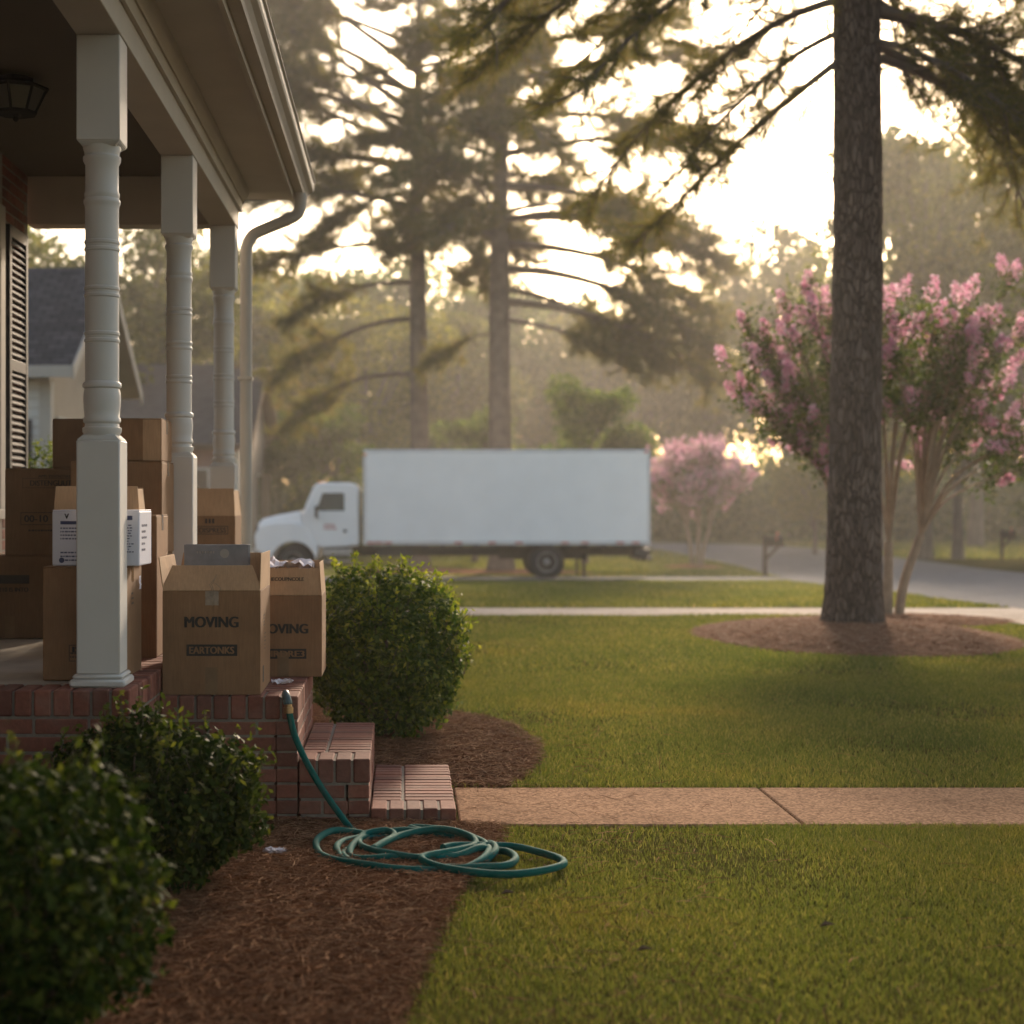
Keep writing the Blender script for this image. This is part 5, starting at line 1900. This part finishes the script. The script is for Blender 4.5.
ext = [(-1.72, -.1, 3.35), (-1.80, .2, 2.85), (-1.85, -.2, 2.55), (-1.5, .1, 3.0), (-1.25, 0, 3.55), (-1.35, -.3, 2.2), (-.9, .2, 3.8), (-.45, -.1, 3.75), (1.55, 0, 1.75), (1.7, -.2, 3.6), (1.4, .1, 3.9), (1.9, .1, 3.3), (.9, 0, 3.7)]
myrtle('multi-stemmed pink crape myrtle right behind the thick pine trunk', PX(893, 18.2), 18.2, 3.75, 1.95, 40, [(-.06, .0, -.05, .0, .060), (.05, 0, .33, .05, .058), (-.20, .15, -.30, .2, .05), (-.30, .1, -.55, .1, .045)], 61, .066, 22, .20, 110, .185, leaf_per=20, extra=ext, zlow=.55)
myrtle('small round pink crape myrtle beside the road at the right end of the truck', PX(697, 57), 57.0, 4.55, 1.95, 46, [(-.15, 0, -.35, 0, .09), (.05, 0, .1, .2, .09), (.15, .1, .45, 0, .08)], 62, .13, 14, .75, 26, .42, fork_z=1.3, stem_r=.035, zlow=.48, leaf_per=7)

# ------------------------------------------------------------------ broadleaf trees beyond the street
def broadleaf_proto(seed, H, rad, n_lobes, n_leaves, leaf, mat, trunk_r, low=.22, name='broadleaf_tree'):
    rg = np.random.default_rng(seed)
    t = thing(name, 'tree', 'tree', (0, 0, 0))
    tr, br = MB(), MB()
    top = np.array([rg.normal() * .2, rg.normal() * .2, H * .62])
    tp = grow(rg, (0, 0, -.2), (0, 0, 1), H * .66, 0, 8, .10)
    tr.tube(tp, [trunk_r * (1.25 if k == 0 else 1 - .8 * k / 8) for k in range(9)], 10)
    lob = []
    for i in range(n_lobes):
        d = unit(rg.normal(size=3))
        u = rg.uniform(.25, 1) ** .5
        c = np.array([d[0] * rad * u * .8, d[1] * rad * u * .8, H * (low + (1 - low) * .5) + d[2] * H * (1 - low) * .5 * u * .86])
        r = rad * rg.uniform(.20, .40)
        lob.append((c, r))
        s, _ = interp(tp, min(.98, max(.25, (c[2] / H) * .85)))
        mid = (s + c) / 2 + np.array([0, 0, .12 * rad])
        br.tube([s, mid, c], [trunk_r * .32, trunk_r * .2, trunk_r * .07], 6, cap=False)
    w = np.array([r ** 2 for _, r in lob]); w /= w.sum()
    idx = rg.choice(n_lobes, n_leaves, p=w)
    cc = np.array([c for c, _ in lob])[idx]
    rr = np.array([r for _, r in lob])[idx]
    d = unit(rg.normal(size=(n_leaves, 3)))
    p = cc + d * (rr * rg.uniform(.15, 1.08, n_leaves) ** .55)[:, None] * np.array([1, 1, .72])
    clump = np.array([mnoise.noise(Vector(tuple(q * (1.5 / max(.6, rad * .25))))) for q in p])
    p = p[clump > -.22]
    v, f = leaf_quads(rg, p, leaf, leaf * .62, np.array([0, 0, .5]), .06)
    tr.build('trunk', MAT['bark_grey'], t, smooth=True)
    br.build('branches', MAT['bark_grey'], t, smooth=True)
    np_obj('crown', v, f, MAT[mat], t)
    return t
protos = {
    'olive': broadleaf_proto(71, 14, 5.2, 30, 15000, .30, 'crown_olive', .30),
    'olive2': broadleaf_proto(72, 14, 5.0, 24, 13000, .32, 'crown_olive', .28),
    'green': broadleaf_proto(73, 8, 3.0, 22, 10000, .22, 'crown_green', .15, .10),
    'yellow': broadleaf_proto(74, 12, 4.6, 26, 13000, .28, 'crown_yellow', .26, .16),
}
proto_h = {'olive': 14, 'olive2': 14, 'green': 8, 'yellow': 12}
used = set()
def place_tree(kind, px, d, top_py, label, wide=1.0, rot=0.0, group='trees beyond the street'):
    src = protos[kind]
    t = src if kind not in used else copy_tree(src)
    used.add(kind)
    z0 = gz(d)
    H = PZ(top_py, d) - z0
    s = H / proto_h[kind]
    t.location = (PX(px, d), d, z0)
    t.scale = (s * wide, s * wide, s)
    t.rotation_euler = (0, 0, rot)
    t['label'] = label
    t['group'] = group
    return t
place_tree('olive', 40, 58, 190, 'leafy olive tree behind the pale sided house, its crown left of the nearest column', .95, .4)
place_tree('olive2', 135, 66, 205, 'olive tree behind the pale house, its crown between the first two columns', 1.0, 1.9)
place_tree('olive2', 205, 82, 235, 'hazy tree above the brick house roof, between the second and third columns', 1.0, 3.0)
place_tree('yellow', 300, 84, 255, 'hazy broad tree beside the downspout and left of the two pines', .95, 2.7)
place_tree('yellow', 365, 80, 265, 'hazy pale tree filling the gap left of the left pine trunk', 1.0, .9)
place_tree('olive', 455, 88, 290, 'hazy tree seen between the two pine trunks above the truck', 1.0, 5.0)
place_tree('green', 585, 60, 368, 'small bright green tree above the truck box, right of the right pine trunk', 1.0, .3)
place_tree('green', 475, 62, 400, 'low green tree above the truck box, between the two pine trunks', 1.15, 2.0)
place_tree('green', 330, 64, 395, 'low green tree above the truck cab, left of both pine trunks', 1.3, 4.0)
FT = 'hazy broadleaf tree in the far tree line behind the pines and the truck'
for kk, (k_, px_, d_, t_, w_) in enumerate([('green', 255, 98, 238, .8), ('yellow', 322, 108, 246, .8), ('green', 378, 102, 232, .9), ('yellow', 432, 112, 250, .85), ('green', 486, 104, 262, .8), ('green', 540, 114, 268, .85), ('yellow', 590, 106, 290, .8), ('yellow', 672, 118, 285, .8)]):
    place_tree(k_, px_, d_, t_, FT, w_, kk * 1.3, 'far tree line behind the truck')
place_tree('olive2', 640, 108, 318, 'faint tree deep in the haze above the right end of the truck', .95, 4.4)
place_tree('olive', 715, 104, 238, 'faint tall tree deep in the haze above the small crape myrtle', .72, 2.2)
place_tree('olive2', 785, 98, 212, 'faint tall tree in the haze just left of the thick pine trunk', .78, .2)
place_tree('yellow', 815, 72, 440, 'low yellow green tree left of the thick pine trunk behind the road', 1.1, 1.1)
place_tree('yellow', 880, 76, 250, 'yellow green tree behind the thick pine trunk and crape myrtle', .85, 2.6)
place_tree('olive', 925, 66, 85, 'tall olive tree just right of the thick pine trunk across the road', .75, 5.6)
place_tree('yellow', 958, 66, 205, 'yellow tinged tree with a bare trunk above the far mailbox', .8, 4.1)
place_tree('olive2', 1040, 56, 70, 'tall dark olive tree at the right edge across the road', .8, 3.4)
place_tree('olive2', 975, 84, 60, 'hazy olive tree between the thick pine trunk and the right edge, farther off', .8, .9)
place_tree('green', 1060, 58, 330, 'low green tree at the right edge across the road', 1.2, 5.2)

place_tree('olive', 3.0, 1, 0, 'tall shade tree added unseen behind the camera to darken the near lawn', 1.0, .7)  # unseen tree added to block sky light over the foreground
_t = [o for o in bpy.data.objects if o.get('label', '').startswith('tall shade tree')][0]
_t.location = (4.2, -3.5, 0); _t.scale = (1.15, 1.15, .98)

# far woods that read as one mass
def woods(seed):
    rg = np.random.default_rng(seed)
    P = []
    for i in range(90):
        x = rg.uniform(-75, 95); y = rg.uniform(104, 140) + abs(x) * .05
        H = rg.uniform(9, 16) if x < 14 else rg.uniform(11, 17)
        r = rg.uniform(3, 5)
        n = 1700
        d = unit(rg.normal(size=(n, 3)))
        p = np.array([x, y, -1 + H * .52]) + d * np.array([r, r, H * .5]) * (rg.uniform(.3, 1, n) ** .4)[:, None]
        P.append(p)
    for i in range(280):
        x = rg.uniform(-60, 80); y = rg.uniform(97, 104)
        if x < 20 and y < 99: y += 3
        r = rg.uniform(1.6, 3.4)
        n = 500
        d = unit(rg.normal(size=(n, 3)))
        P.append(np.array([x, y, -1 + r * .6]) + d * np.array([r, r, r * 1.1]) * (rg.uniform(.3, 1, n) ** .4)[:, None])
    p = np.concatenate(P)
    p = p[p[:, 2] > -1]
    v, f = leaf_quads(rg, p, .48, .34, np.array([0, 0, .4]), .05)
    return tag(np_obj('far_woods', v, f, MAT['crown_green']), kind='stuff')
woods(91)

# a few dry leaves on the front lawn
for k, (px, py) in enumerate([(828, 938), (645, 963), (508, 905)]):
    gx, gy = ground_px(px, py)
    m = MB()
    L = .028
    m.add([(gx - L, gy, .035), (gx - L * .3, gy - L * .45, .046), (gx + L, gy + .01, .04), (gx - L * .2, gy + L * .5, .05), (gx - L * .1, gy, .038)], [(0, 1, 4), (1, 2, 4), (2, 3, 4), (3, 0, 4)])
    tag(m.build('fallen_leaf', MAT['wood_trim'], loc=(gx, gy, .03)), 'dry brown leaf lying on the near lawn', 'leaf', 'dry leaves on the near lawn')

# ------------------------------------------------------------------ morning haze
hm, nt, out = new_mat('haze')
vol = nt.nodes.new('ShaderNodeVolumePrincipled')
vol.inputs['Color'].default_value = (*HAZE_COLOR, 1)
vol.inputs['Density'].default_value = HAZE_DENSITY
vol.inputs['Anisotropy'].default_value = HAZE_ANISO
nt.links.new(vol.outputs[0], out.inputs['Volume'])
m = MB()
m.box(-265, 265, -45, 405, -2.2, 23.5)
tag(m.build('haze', hm), kind='stuff')
